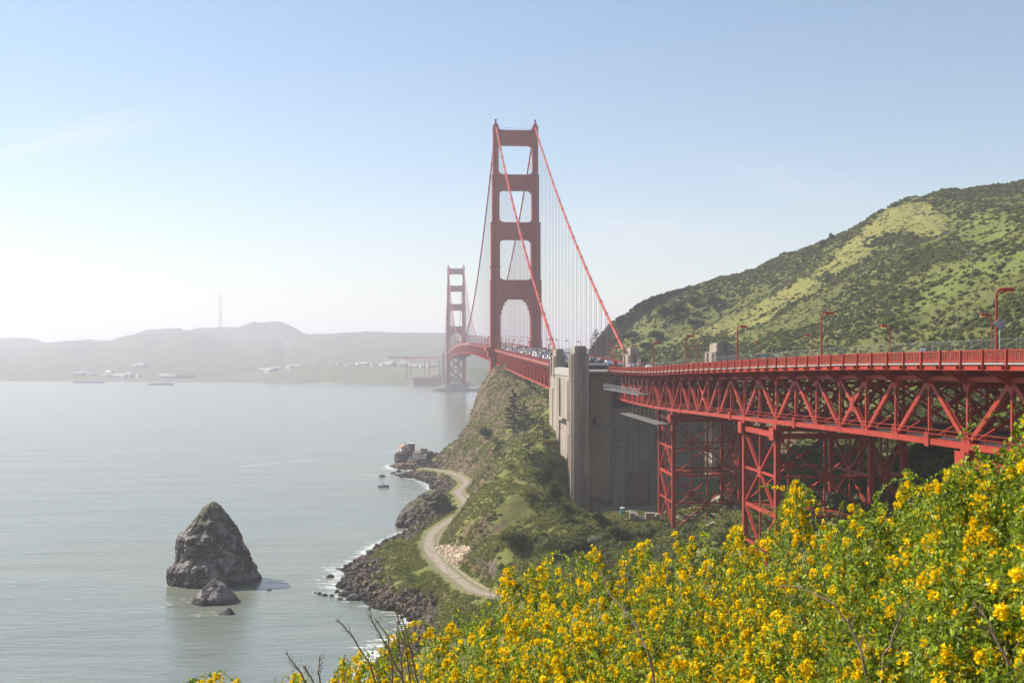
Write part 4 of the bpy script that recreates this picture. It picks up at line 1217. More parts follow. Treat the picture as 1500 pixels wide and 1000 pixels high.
for s in np.arange(470, 2080, 45.72):
    for v, rz in ((-15.6, BR), (15.6, BR + math.pi)):
        s2 = s if v < 0 else s + 20
        if abs(s2 - S_T1) < 14: continue
        nearby = s2 < 803
        sd = 'near' if v < 0 else 'far'
        place_lamp(bw(v * 0.94, s2, zr(s2) - 1.15), rz, ('small red lamp on the %s railing of the side span short of the tall tower' % sd) if nearby else ('tiny red lamp on the %s side of the main span beyond the tall tower' % sd),
                   ('lamps on the %s railing of the side span' if nearby else 'lamps on the %s side of the main span') % sd)

# ---- signs on the viaduct
def sign(p, w, h, mat, lab, diamond=False, post=2.0):
    root = empty('road_sign', tuple(p)); tag(root, lab, 'sign')
    pl = MB().box(-w / 2, w / 2, -0.03, 0.03, -h / 2, h / 2).build('panel', mat, root)
    if diamond: pl.rotation_euler = (0, R(45), 0)
    MB().box(-0.04, 0.04, 0.03, 0.1, -post, h * 0.6).build('post', M['metal'], root)
M['sign_back'] = plain('sign_back', (0.27, 0.25, 0.28), 0.5, 0.06)
sign(vw(VE + 0.6, 120.4 / 0.9952, 69.3), 0.95, 0.95, M['sign_back'], 'grey back of a diamond road sign on the tallest lamp pole', True, 3.6)
sign(P(1352, 511, 149) + (0, 0, -0.1), 0.75, 0.45, M['white'], 'small blank white sign behind the viaduct railing', False, 1.5)
sign(P(1138, 520, 200), 0.8, 0.4, M['white'], 'small white notice board behind the middle of the railing', False, 1.2)
sign(P(1119, 521, 206), 0.8, 0.4, M['blue'], 'small pale blue notice behind the middle of the railing', False, 1.2)
sign(P(891, 527, 352), 0.9, 0.7, M['blue'], 'small blue sign on the lamp pole by the traffic', False, 3)

# ================================================================== TRAFFIC
CARC = {'white': (0.7, 0.7, 0.7), 'silver': (0.45, 0.47, 0.49), 'black': (0.02, 0.02, 0.022), 'blue': (0.06, 0.12, 0.25), 'red': (0.35, 0.03, 0.03), 'grey': (0.15, 0.16, 0.17)}
wheel_me = mesh_from('wheel', *(lambda b_: (b_.v, b_.f))(MB().tube([(-0.11, 0, 0), (0.11, 0, 0)], 0.33, 12)), M['tyre'])
def car_proto(cname, tall):
    m_ = plain('car_paint_' + cname, CARC[cname], 0.25, 0.03, spec=0.7)
    root = empty('car')
    top = 1.45 if not tall else 1.8
    prof = [(-2.25, 0.35), (2.25, 0.35), (2.3, 0.7), (2.1, 0.92), (1.1, 1.0), (0.45, top - 0.05), (-1.2 if not tall else -1.9, top), (-1.95 if not tall else -2.2, 1.02), (-2.28, 0.9)]
    b_ = MB(); n = len(prof)
    b_.raw([(-0.88, y, z) if z < 1.2 else (-0.7, y, z) for y, z in prof] + [(0.88, y, z) if z < 1.2 else (0.7, y, z) for y, z in prof], [tuple(range(n - 1, -1, -1)), tuple(range(n, 2 * n))] + [(i, (i + 1) % n, n + (i + 1) % n, n + i) for i in range(n)])
    b_.build('body', m_, root, bevel=0.06)
    g = MB()
    yr = -1.15 if not tall else -1.85; yb = -1.8 if not tall else -2.15
    q = [(0.95, 1.03), (0.42, top - 0.1), (yr, top - 0.08), (yb, 1.06)]
    for sd in (-1, 1):
        g.raw([(sd * (0.885 if z < 1.2 else 0.735), y, z) for y, z in q], [(0, 1, 2, 3)])
    g.raw([(-0.72, 1.09, 1.03), (0.72, 1.09, 1.03), (0.6, 0.5, top - 0.08), (-0.6, 0.5, top - 0.08)], [(0, 1, 2, 3)])
    g.raw([(-0.72, yb - 0.1, 1.08), (0.72, yb - 0.1, 1.08), (0.6, yr - 0.1, top - 0.06), (-0.6, yr - 0.1, top - 0.06)], [(0, 1, 2, 3)])
    g.build('windows', M['glass_dark'], root)
    for x in (-0.8, 0.8):
        for y in (-1.4, 1.4): link('wheel', wheel_me, root, (x, y, 0.33))
    return root
protos = {(c, t_): None for c in CARC for t_ in (False, True)}
lanes = [-9.3, -6.2, -3.1, 0.4, 3.5, 6.6, 9.7]
r2 = random.Random(5)
ncar = 0
def place_car(p, rz, c, tall, lab, grp):
    if protos[(c, tall)] is None: protos[(c, tall)] = o = car_proto(c, tall)
    else: o = copy_tree(protos[(c, tall)])
    o.location = tuple(p); o.rotation_euler = (0, 0, rz); tag(o, lab, 'car', grp)
for v in lanes:
    s = 466 + r2.random() * 8
    while s < 860:
        c = r2.choices(list(CARC), [34, 22, 18, 9, 7, 10])[0]; tall = r2.random() < 0.4
        body = 'tall' if tall else 'low'
        place_car(bw(v, s, zr(s) - 1.29), BR + (math.pi if v < 0 else 0), c, tall, '%s %s car in the dense traffic on the side span' % (body, c), 'cars queueing on the side span')
        s += 7.5 + r2.random() * (9 if s < 640 else 16); ncar += 1
for v, s, c, t_, lab in ((4, 430, 'blue', False, 'blue car beside the red one over the anchorage'), (7, 436, 'red', True, 'red car with dark windows over the anchorage'), (10, 418, 'silver', False, 'silver car low behind the concrete pylon'),
                         (13.5, 404, 'white', False, 'white car at the corner of the viaduct railing')):
    place_car(bw(v, s, zr(s) - 1.29), BR, c, t_, lab, 'cars passing over the anchorage')
# box truck
tk = empty('box_truck', tuple(bw(12.5, 410, zr(410) - 1.29)), BR); tag(tk, 'dark brown box truck behind the corner of the viaduct railing', 'truck')
MB().box(-1.25, 1.25, -4.2, 2.2, 0.9, 3.6).build('cargo_box', plain('brown_truck', (0.09, 0.03, 0.025), 0.4), tk)
MB().raw([(-1.15, 2.3, 0.5), (1.15, 2.3, 0.5), (1.15, 4.3, 0.5), (-1.15, 4.3, 0.5), (-1.1, 2.3, 2.6), (1.1, 2.3, 2.6), (1.0, 3.6, 2.6), (-1.0, 3.6, 2.6)], BOXF).build('cab', plain('truck_cab', (0.3, 0.3, 0.3), 0.4), tk)
for x in (-1.05, 1.05):
    for y in (-2.9, 3.2): o = link('wheel', wheel_me, tk, (x, y, 0.48)); o.scale = (1.4, 1.45, 1.45)

# ================================================================== ROCKS, SHORE, FAR SHORE
def rock_mat(name, cols, moss=0.0, guano=0.0, rnd=False):
    m, t, b = new_mat(name)
    n1 = noise_node(t, 0.25, 8, 0.7); n2 = noise_node(t, 1.4, 8, 0.72)
    c = ramp(t, n2, [(0.3, cols[0]), (0.5, cols[1]), (0.72, cols[2])])
    if rnd:
        oi = t.nodes.new('ShaderNodeObjectInfo')
        c = mixrgb(t, 0.75, c, ramp(t, oi.outputs['Random'], [(0.0, (0.5, 0.5, 0.5)), (0.3, (0.9, 0.75, 0.65)), (0.6, (1.4, 1.3, 1.2)), (0.8, (2.2, 1.9, 1.7)), (1.0, (0.7, 0.65, 0.6))]), 'MULTIPLY')
    g = t.nodes.new('ShaderNodeNewGeometry'); s = t.nodes.new('ShaderNodeSeparateXYZ'); t.links.new(g.outputs['Normal'], s.inputs[0])
    ps = t.nodes.new('ShaderNodeSeparateXYZ'); t.links.new(g.outputs['Position'], ps.inputs[0])
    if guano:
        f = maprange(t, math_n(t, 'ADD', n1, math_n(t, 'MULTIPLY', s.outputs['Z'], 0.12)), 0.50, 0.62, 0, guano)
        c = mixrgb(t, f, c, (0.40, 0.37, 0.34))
    if moss:
        f = math_n(t, 'MULTIPLY', maprange(t, s.outputs['Z'], 0.12, 0.42), maprange(t, ps.outputs['Z'], 4.0 if moss < 1 else 13, 9.0 if moss < 1 else 20))
        f = math_n(t, 'MULTIPLY', f, maprange(t, n1, 0.4, 0.55))
        c = mixrgb(t, math_n(t, 'MULTIPLY', f, 0.8), c, (0.10, 0.11, 0.035))
    c = mixrgb(t, maprange(t, ps.outputs['Z'], 0.5, 2.2, 0.8, 0), c, (0.022, 0.021, 0.018))
    t.links.new(c, b.inputs['Base Color']); b.inputs['Roughness'].default_value = 0.88; b.inputs['Specular IOR Level'].default_value = 0.2
    bump(t, b, n2, 1.0, 0.45)
    return m
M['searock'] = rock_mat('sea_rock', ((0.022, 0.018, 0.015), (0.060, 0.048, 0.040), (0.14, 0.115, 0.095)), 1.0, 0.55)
M['shorerock'] = rock_mat('shore_rock', ((0.030, 0.024, 0.018), (0.080, 0.064, 0.050), (0.17, 0.135, 0.105)), 0.6, 0.15)
M['boulder'] = rock_mat('boulder_rock', ((0.030, 0.027, 0.024), (0.085, 0.072, 0.062), (0.17, 0.145, 0.125)), 0, 0, True)

def crag(name, prof, D, depth, mat, label, cat, amp=1.0, seed=0, nang=150, nz=90, group=None, lean=0.0):
    """prof: list of (py, px_left, px_right) outline read at depth D"""
    pr = np.array(prof, float)
    z = CZ - (pr[:, 0] - 520) / F * D; xl = (pr[:, 1] - 750) / F * D; xr = (pr[:, 2] - 750) / F * D
    o = np.argsort(z); z, xl, xr = z[o], xl[o], xr[o]
    zb = min(z[0], -0.5) - 1.5
    zz = np.linspace(0, 1, nz) ** 0.95 * (z[-1] - zb) + zb
    L = np.interp(zz, z, xl); Rr = np.interp(zz, z, xr)
    bx = (xl[0] + xr[0]) / 2; by = D
    a = np.linspace(0, 2 * math.pi, nang, endpoint=False)
    vs = []
    W0 = (xr[0] - xl[0]) / 2
    for k in range(nz):
        c = (L[k] + Rr[k]) / 2; hw = max((Rr[k] - L[k]) / 2, 0.02)
        t_ = (zz[k] - zb) / (z[-1] - zb)
        x = c + hw * np.sign(np.cos(a)) * np.abs(np.cos(a)) ** 0.85
        y = depth * (hw / W0) ** 0.8 * np.sign(np.sin(a)) * np.abs(np.sin(a)) ** 0.85 + lean * t_ * depth
        vs.append(np.stack([x - bx, y, np.full_like(a, zz[k])], -1))
    v = np.array(vs)
    r = v.copy(); r[..., 2] = 0; ctr = np.stack([(L + Rr) / 2 - bx, lean * (zz - zb) / (z[-1] - zb) * depth], -1)
    dx = v[..., 0] - ctr[:, None, 0]; dy = v[..., 1] - ctr[:, None, 1]; dl = np.hypot(dx, dy) + 1e-6
    s = seed * 13.7
    n = fbm(v[..., 0] / 7 + s, v[..., 1] / 7, v[..., 2] / 9, 5, ridged=True) * 1.5 + fbm(v[..., 0] / 2.2 + s, v[..., 1] / 2.2, v[..., 2] / 2.6, 4, ridged=True) * 0.75 + fbm(v[..., 0] / 0.8 + s, v[..., 1] / 0.8, v[..., 2] / 1.6, 3, ridged=True) * 0.3 - 0.5
    k = amp * np.minimum(1, dl / 2.0)
    v[..., 0] += dx / dl * n * k * 0.75; v[..., 1] += dy / dl * n * k * 1.2
    # fractured blocks: stepped cells with cracks between them
    rc = np.random.default_rng(900 + seed); ext = v.reshape(-1, 3); lo, hi = ext.min(0), ext.max(0)
    nc_ = int(np.clip((hi[0] - lo[0]) * (hi[2] - lo[2]) / 2.2, 20, 260)); pc = rc.uniform(lo, hi, (nc_, 3)); val = rc.random(nc_) - 0.5
    wv = ext + np.stack([fbm(ext[:, 0] / 2, ext[:, 1] / 2, ext[:, 2] / 2, 3)] * 3, -1) * 0.8
    d2 = np.sqrt(((wv[:, None, :2] - pc[None, :, :2]) ** 2).sum(-1) + ((wv[:, None, 2] - pc[None, :, 2]) * 0.6) ** 2)
    srt = np.argpartition(d2, 1, axis=1)[:, :2]; da = np.take_along_axis(d2, srt, 1); i1 = srt[np.arange(len(srt)), da.argmin(1)]
    edge = np.abs(da[:, 0] - da[:, 1]); st_ = (val[i1] * 1.5 * sstep(0, 0.5, edge) - 0.55 * (1 - sstep(0, 0.45, edge))).reshape(v.shape[:2]) * k
    v[..., 0] += dx / dl * st_ * 0.7; v[..., 1] += dy / dl * st_
    v[..., 2] += fbm(v[..., 0] / 3 + s, v[..., 1] / 3, None, 3) * 0.6 * amp * (np.linspace(0, 1, nz)[:, None] > 0.1)
    i = np.arange(nang)[None, :]; j = (np.arange(nz - 1) * nang)[:, None]; i2 = (i + 1) % nang
    f = np.stack([i + j, i2 + j, i2 + j + nang, i + j + nang], -1).reshape(-1, 4)
    allv = np.concatenate([v.reshape(-1, 3), [[ctr[-1, 0], ctr[-1, 1], zz[-1] + 0.1 * amp]]])
    top = len(allv) - 1; tf = [((nz - 1) * nang + q, (nz - 1) * nang + (q + 1) % nang, top) for q in range(nang)]
    me = mesh_from(name, allv, [tuple(q) for q in f.tolist()] + tf, mat, False)
    ob = link(name, me, None, (bx, by, 0)); tag(ob, label, cat, group)
    return ob
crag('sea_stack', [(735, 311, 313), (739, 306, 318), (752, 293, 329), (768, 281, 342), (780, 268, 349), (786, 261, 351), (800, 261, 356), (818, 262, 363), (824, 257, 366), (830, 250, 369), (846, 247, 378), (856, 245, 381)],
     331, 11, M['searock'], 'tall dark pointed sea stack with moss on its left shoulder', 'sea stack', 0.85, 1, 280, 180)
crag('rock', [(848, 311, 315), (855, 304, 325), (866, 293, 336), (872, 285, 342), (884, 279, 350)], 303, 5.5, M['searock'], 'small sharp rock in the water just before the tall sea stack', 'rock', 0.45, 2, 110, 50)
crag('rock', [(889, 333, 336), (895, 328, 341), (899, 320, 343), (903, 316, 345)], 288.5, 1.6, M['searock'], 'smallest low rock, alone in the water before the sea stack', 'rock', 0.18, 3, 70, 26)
crag('headland_rock', [(719, 630, 640), (726, 617, 649), (735, 604, 655), (745, 593, 660), (752, 587, 664), (765, 583, 668), (776, 581, 672)], 440, 12, M['shorerock'],
     'big dark craggy outcrop between the sea and the shore road', 'rock', 1.0, 4, 180, 90, lean=0.25)
crag('rock', [(660, 584, 604), (664, 580, 608), (672, 578, 611), (680, 580, 612)], 690, 5.5, M['shorerock'], 'steep rock under the ruined house at the point', 'rock', 0.6, 5, 120, 50)
crag('rock', [(661, 607, 634), (668, 603, 638), (676, 597, 640), (683, 594, 640)], 668, 6.5, M['shorerock'], 'pale broken rock mound between the ruined house and the shore road', 'rock', 0.8, 6, 120, 46)
crag('rock', [(662, 638, 641), (667, 635, 646), (673, 630, 655)], 690, 4, M['shorerock'], 'small dark crag at the foot of the cliff by the point', 'rock', 0.5, 7, 90, 36)
def low_rock(px, py, w, h, lab, group=None, seed=0):
    D = CZ * F / (py - 520); pw = w
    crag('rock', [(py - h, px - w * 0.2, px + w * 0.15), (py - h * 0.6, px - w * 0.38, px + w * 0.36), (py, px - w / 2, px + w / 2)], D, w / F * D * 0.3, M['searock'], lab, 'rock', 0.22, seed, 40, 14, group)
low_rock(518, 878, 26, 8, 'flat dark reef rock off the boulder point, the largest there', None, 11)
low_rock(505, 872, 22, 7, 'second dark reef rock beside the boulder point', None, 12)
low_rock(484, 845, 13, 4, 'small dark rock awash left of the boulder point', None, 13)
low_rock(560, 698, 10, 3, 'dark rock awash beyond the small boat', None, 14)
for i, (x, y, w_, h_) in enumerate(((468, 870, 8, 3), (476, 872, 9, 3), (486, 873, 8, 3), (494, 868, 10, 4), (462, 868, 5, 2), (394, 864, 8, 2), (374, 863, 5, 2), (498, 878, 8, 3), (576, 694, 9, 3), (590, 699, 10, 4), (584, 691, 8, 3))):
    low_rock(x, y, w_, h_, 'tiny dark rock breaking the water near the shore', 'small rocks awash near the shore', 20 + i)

# boulders of the shore
def boulder_mesh(seed):
    r_ = np.random.default_rng(seed)
    import bmesh
    bm = bmesh.new(); bmesh.ops.create_icosphere(bm, subdivisions=2, radius=1)
    sc_ = np.array([1, r_.uniform(0.65, 0.95), r_.uniform(0.55, 0.8)])
    # planar cuts give the quarried faces
    pl = [(lambda d: d / np.linalg.norm(d))(r_.normal(size=3)) for _ in range(9)]; of = r_.uniform(0.38, 0.72, 9)
    vs = []
    for v in bm.verts:
        p = np.array(v.co)
        for n_, o_ in zip(pl, of):
            e = p @ n_ - o_
            if e > 0: p = p - n_ * e
        vs.append(p * sc_)
    fs = [tuple(q.index for q in f.verts) for f in bm.faces]; bm.free()
    return mesh_from('boulder', vs, fs, M['boulder'])
BM = [boulder_mesh(i) for i in range(7)]
cx = rng.uniform(-66, 0, 60000); cy = rng.uniform(235, 660, 60000); ch_ = h_at(cx, cy); dr_, _ = seg_dist(cx, cy, ROADW)
apron = fbm(cx / 14, cy / 14, octv=3)
keep = (ch_ > -0.7) & (ch_ < 4.2 + 1.5 * apron) & (dr_ > 4.5)
cx, cy, ch_ = cx[keep][:9500], cy[keep][:9500], ch_[keep][:9500]
bs = 0.34 + rng.random(len(cx)) ** 4 * 1.3
order = np.argsort(-(bs / cy) * (1 + 0 * bs))
for q in order[:290]:
    o = link('boulder', BM[int(rng.integers(7))], None, (cx[q], cy[q], ch_[q] + bs[q] * 0.15)); o.scale = (bs[q],) * 3
    o.rotation_euler = tuple(rng.uniform(0, 6.28, 3)); tag(o, 'angular boulder in the riprap along the shore', 'boulder', 'boulders heaped along the shore below the road')

# ---- scatter of stuff through geometry nodes
def scatter(name, pts, scl, meshes, label=None, tilt=True, flat=False):
    src = bpy.data.collections.new(name + '_kinds')
    for i, me in enumerate(meshes):
        src.objects.link(bpy.data.objects.new(me.name + '_kind', me))
    me = bpy.data.meshes.new(name); n = len(pts); me.vertices.add(n); me.vertices.foreach_set('co', np.asarray(pts, np.float32).ravel())
    a = me.attributes.new('scl', 'FLOAT_VECTOR', 'POINT')
    s3 = np.stack([scl * rng.uniform(0.85, 1.2, n), scl * rng.uniform(0.85, 1.2, n), scl * rng.uniform(0.7, 1.15, n)], -1)
    a.data.foreach_set('vector', s3.astype(np.float32).ravel())
    a = me.attributes.new('rot', 'FLOAT_VECTOR', 'POINT')
    rr = np.stack([rng.normal(0, 0.15, n), rng.normal(0, 0.15, n), rng.uniform(0, 6.28, n)], -1) if not tilt else rng.uniform(0, 6.28, (n, 3))
    a.data.foreach_set('vector', rr.astype(np.float32).ravel())
    a = me.attributes.new('idx', 'INT', 'POINT'); a.data.foreach_set('value', rng.integers(0, len(meshes), n).astype(np.int32))
    o = link(name, me); tag(o, label, None, None, 'stuff')
    g = bpy.data.node_groups.new(name, 'GeometryNodeTree')
    g.interface.new_socket('Geometry', in_out='INPUT', socket_type='NodeSocketGeometry'); g.interface.new_socket('Geometry', in_out='OUTPUT', socket_type='NodeSocketGeometry')
    gi = g.nodes.new('NodeGroupInput'); go = g.nodes.new('NodeGroupOutput'); ip = g.nodes.new('GeometryNodeInstanceOnPoints'); ci = g.nodes.new('GeometryNodeCollectionInfo')
    ci.inputs['Collection'].default_value = src; ci.inputs['Separate Children'].default_value = True; ci.inputs['Reset Children'].default_value = True
    ip.inputs['Pick Instance'].default_value = True
    def na(nm, dt):
        x = g.nodes.new('GeometryNodeInputNamedAttribute'); x.data_type = dt; x.inputs['Name'].default_value = nm; return x.outputs['Attribute']
    g.links.new(gi.outputs[0], ip.inputs['Points']); g.links.new(ci.outputs[0], ip.inputs['Instance'])
    g.links.new(na('idx', 'INT'), ip.inputs['Instance Index']); g.links.new(na('rot', 'FLOAT_VECTOR'), ip.inputs['Rotation']); g.links.new(na('scl', 'FLOAT_VECTOR'), ip.inputs['Scale'])
    g.links.new(ip.outputs[0], go.inputs[0])
    md = o.modifiers.new('scatter', 'NODES'); md.node_group = g
    return o
rst = order[290:]
scatter('shore_rubble', np.stack([cx[rst], cy[rst], ch_[rst] + bs[rst] * 0.1], -1), bs[rst] * 0.9, BM)
# pale landslide debris above the road
lx = rng.uniform(-30, 0, 4000); ly = rng.uniform(290, 350, 4000)
lh = h_at(lx, ly); lpx = 750 + F * lx / ly; lpy = 520 - F * (lh - CZ) / ly
kk = in_poly(lpx, lpy, _land[0]) & (rng.random(4000) < 0.9)
M['pale_stone'] = plain('pale_stone', (0.45, 0.35, 0.25), 0.9, 0.3, 1.0)
PB = [mesh_from('pale_stone', [tuple(v.co) for v in b_.vertices], [tuple(p.vertices) for p in b_.polygons], M['pale_stone']) for b_ in BM[:3]]
scatter('slide_debris', np.stack([lx[kk], ly[kk], lh[kk] + 0.1], -1), rng.uniform(0.15, 0.6, kk.sum()), PB)

# ------------------------------------------------------------------ vegetation
def leaf_mat(name, stops, trans=0.25, rnd=True, hue=None):
    m, t, b = new_mat(name)
    oi = t.nodes.new('ShaderNodeObjectInfo'); g = t.nodes.new('ShaderNodeNewGeometry')
    n = noise_node(t, 0.9, 3, 0.6)
    c = ramp(t, oi.outputs['Random'] if rnd else g.outputs['Random Per Island'], stops)
    c = mixrgb(t, 0.6, c, ramp(t, g.outputs['Random Per Island'], [(0, (0.45, 0.45, 0.45)), (1, (1.5, 1.5, 1.5))]), 'MULTIPLY')
    t.links.new(c, b.inputs['Base Color']); b.inputs['Roughness'].default_value = 0.9; b.inputs['Specular IOR Level'].default_value = 0.06
    tr = t.nodes.new('ShaderNodeBsdfTranslucent'); t.links.new(c, tr.inputs[0])
    ms = t.nodes.new('ShaderNodeMixShader'); ms.inputs[0].default_value = trans
    t.links.new(b.outputs[0], ms.inputs[1]); t.links.new(tr.outputs[0], ms.inputs[2]); t.links.new(ms.outputs[0], t.nodes['Material Output'].inputs['Surface'])
    return m
M['scrub'] = leaf_mat('scrub_leaves', [(0.0, (0.072, 0.094, 0.029)), (0.3, (0.110, 0.135, 0.040)), (0.5, (0.150, 0.168, 0.050)), (0.7, (0.130, 0.115, 0.064)), (0.85, (0.18, 0.195, 0.055)), (1.0, (0.075, 0.090, 0.035))])
M['oak'] = leaf_mat('dark_evergreen', [(0, (0.032, 0.050, 0.016)), (1, (0.065, 0.085, 0.024))], 0.2)
M['olive'] = leaf_mat('olive_leaves', [(0, (0.085, 0.085, 0.035)), (1, (0.11, 0.115, 0.045))], 0.2)
M['greybush'] = leaf_mat('grey_leaves', [(0, (0.20, 0.20, 0.19)), (1, (0.28, 0.27, 0.25))], 0.2)
M['goldbush'] = leaf_mat('golden_scrub', [(0, (0.16, 0.12, 0.02)), (1, (0.22, 0.17, 0.03))], 0.25)
M['bark'] = plain('bark', (0.09, 0.07, 0.055), 0.95, 0.3, 2.0)

def leaf_quads(c, nrm, size, r_):
    """numpy leaves: c (n,3) centres, nrm (n,3) facing, size (n,)"""
    n = len(c); a = r_.normal(size=(n, 3)); u = np.cross(nrm, a); u /= np.linalg.norm(u, axis=1)[:, None] + 1e-9
    w = np.cross(nrm, u); w /= np.linalg.norm(w, axis=1)[:, None] + 1e-9
    s = size[:, None]
    v = np.stack([c - u * s * 0.5, c + w * s * 0.42, c + u * s * 0.5, c - w * s * 0.42], 1).reshape(-1, 3)
    return v, np.arange(n * 4).reshape(-1, 4)

def lump_crown(nl, n, rad, leaf, r_, flat=0.75, core=True, zmin=-0.2, blob=(0.3, 0.5)):
    """leaves on the shells of several lumps"""
    cs = []; ns = []
    for _ in range(nl):
        d = r_.normal(size=3); d /= np.linalg.norm(d); d[2] = abs(d[2]) * 0.9 + zmin * r_.random()
        c = d * rad * r_.uniform(0.25, 0.72) * np.array([1, 1, flat]); rr = rad * r_.uniform(*blob)
        k = int(n / nl); q = r_.normal(size=(k, 3)); q /= np.linalg.norm(q, axis=1)[:, None]
        cs.append(c + q * rr * r_.uniform(0.75, 1.08, (k, 1)) * np.array([1, 1, flat])); ns.append(q + r_.normal(0, 0.55, (k, 3)))
    c = np.concatenate(cs); nn = np.concatenate(ns); nn /= np.linalg.norm(nn, axis=1)[:, None]
    return leaf_quads(c, nn, leaf * r_.uniform(0.6, 1.3, len(c)), r_)
SCR = []
for i in range(6):
    v, f = lump_crown(6, 260, 1.0, 0.26, np.random.default_rng(50 + i), 0.8); SCR.append(mesh_from('scrub_bush', v, f, M['scrub']))
def scatter_scrub(name, n, X0, X1, Y0, Y1, dens, smin, smax, label):
    x = rng.uniform(X0, X1, n); y = rng.uniform(Y0, Y1, n); z = h_at(x, y)
    my, mg = meadow(x, y, z); dr, _ = seg_dist(x, y, ROADW)
    sl = slope_at(x, y)
    p = dens(x, y, z, my, mg, sl)
    bad = (dr < 6.0) | in_poly(750 + F * x / y, 520 - F * (z - CZ) / y, [(880, 745), (1100, 745), (1100, 772), (960, 772), (895, 768)]) | (z < 2.0) | (np.hypot(x - 47, (y - 350) * 0.9) < 20)
    # keep clear of the anchorage and the trestle feet
    lv_ = (x - BASE[0]) * CB_ + y * SB_; ls = -(x - BASE[0]) * SB_ + y * CB_
    bad |= (lv_ > -16.5) & (lv_ < 38) & (ls > 391) & (ls < 460)
    pxx = 750 + F * x / y; pyy = 520 - F * (z - CZ) / y
    bad |= in_poly(pxx, pyy, _land[0])
    k = (rng.random(n) < p) & ~bad
    s = smin + (smax - smin) * rng.random(k.sum()) ** 2.2
    s = np.where(np.hypot(x[k] - 19, y[k] - 375) < 26, s * 0.5, s)
    return scatter(name, np.stack([x[k], y[k], z[k] + s * 0.1], -1), s, SCR, label, tilt=False)
def dens_hill(x, y, z, my, mg, sl):
    n = fbm(x / 60, y / 60, octv=5, gain=0.6); n2 = fbm(x / 9 + 7, y / 9, octv=3)
    p = np.clip(0.42 + 2.6 * n + 0.5 * n2, 0.08, 1)
    p = np.where(my > 0.5, 0.012 + 0.06 * (n2 > 0.28), p); p = np.where(mg > 0.5, 0.10 + 0.22 * (n2 > 0.18), p)
    return p
scatter_scrub('hill_scrub', 100000, 62, 340, 190, 830, dens_hill, 0.55, 1.9, None)
def dens_cliff(x, y, z, my, mg, sl):
    n = fbm(x / 16, y / 16, octv=4); n2 = fbm(x / 5 + 7, y / 5, octv=3)
    p = np.clip(0.16 + 1.7 * n + 0.4 * n2, 0.01, 0.8)
    p = p * np.where((my > 0.5) | (mg > 0.5), 0.12, 0.62); p = np.where((y < 345) & (x > 10), np.clip(p + 0.45, 0, 1), p); p = np.where((x < 12) & (y < 440), p * 0.55, p)
    p = np.where((x < -22) & (y < 400), 0.02, p)
    return np.clip(p, 0, 1)
scatter_scrub('cliff_scrub', 26000, -48, 66, 235, 770, dens_cliff, 0.4, 1.7, None)
def dens_rav(x, y, z, my, mg, sl):
    return np.clip(0.75 + 1.0 * fbm(x / 10, y / 10, octv=3), 0.2, 1)
scatter_scrub('ravine_scrub', 11000, 22, 130, 120, 300, dens_rav, 0.8, 2.0, None)
# low tufts of grass on the open ground
v_ = []; r_ = np.random.default_rng(77)
TUFT = []
M['tuft'] = leaf_mat('grass_tufts', [(0.0, (0.13, 0.16, 0.035)), (0.4, (0.20, 0.22, 0.05)), (0.7, (0.25, 0.23, 0.07)), (1.0, (0.11, 0.14, 0.035))], 0.3)
for i in range(3):
    c = np.random.default_rng(90 + i).normal(0, 0.42, (46, 3)); c[:, 2] = np.abs(c[:, 2]) * 0.45
    nn = np.random.default_rng(95 + i).normal(0, 1, (46, 3)); nn[:, 2] *= 0.35; nn /= np.linalg.norm(nn, axis=1)[:, None]
    v, f = leaf_quads(c, nn, np.full(46, 0.34), np.random.default_rng(99 + i)); TUFT.append(mesh_from('grass_tuft', v, f, M['tuft']))
tx = np.concatenate([rng.uniform(-45, 62, 95000), rng.uniform(90, 320, 30000)]); ty = np.concatenate([240 + 520 * rng.random(95000) ** 1.5, rng.uniform(230, 760, 30000)]); tz = h_at(tx, ty)
drt, _ = seg_dist(tx, ty, ROADW)
lv_ = (tx - BASE[0]) * CB_ + ty * SB_; ls = -(tx - BASE[0]) * SB_ + ty * CB_
kk = (tz > 3.4) & (drt > 4.0) & ~((lv_ > -16) & (lv_ < 38) & (ls > 391) & (ls < 460)) & (fbm(tx / 12, ty / 12, octv=3) > -0.3) & ~in_poly(750 + F * tx / ty, 520 - F * (tz - CZ) / ty, _land[0]) & (np.hypot(tx - 47, (ty - 350) * 0.9) > 20)
_my, _mg = meadow(tx, ty, tz); kk &= (tx < 62) | (~((_mg > 0.5) & (rng.random(len(tx)) < 0.65)) & ~((_my > 0.5) & (rng.random(len(tx)) < 0.5)))
scatter('grass_tufts', np.stack([tx[kk], ty[kk], tz[kk]], -1), 0.35 + 0.95 * rng.random(kk.sum()) ** 1.6, TUFT, tilt=False)

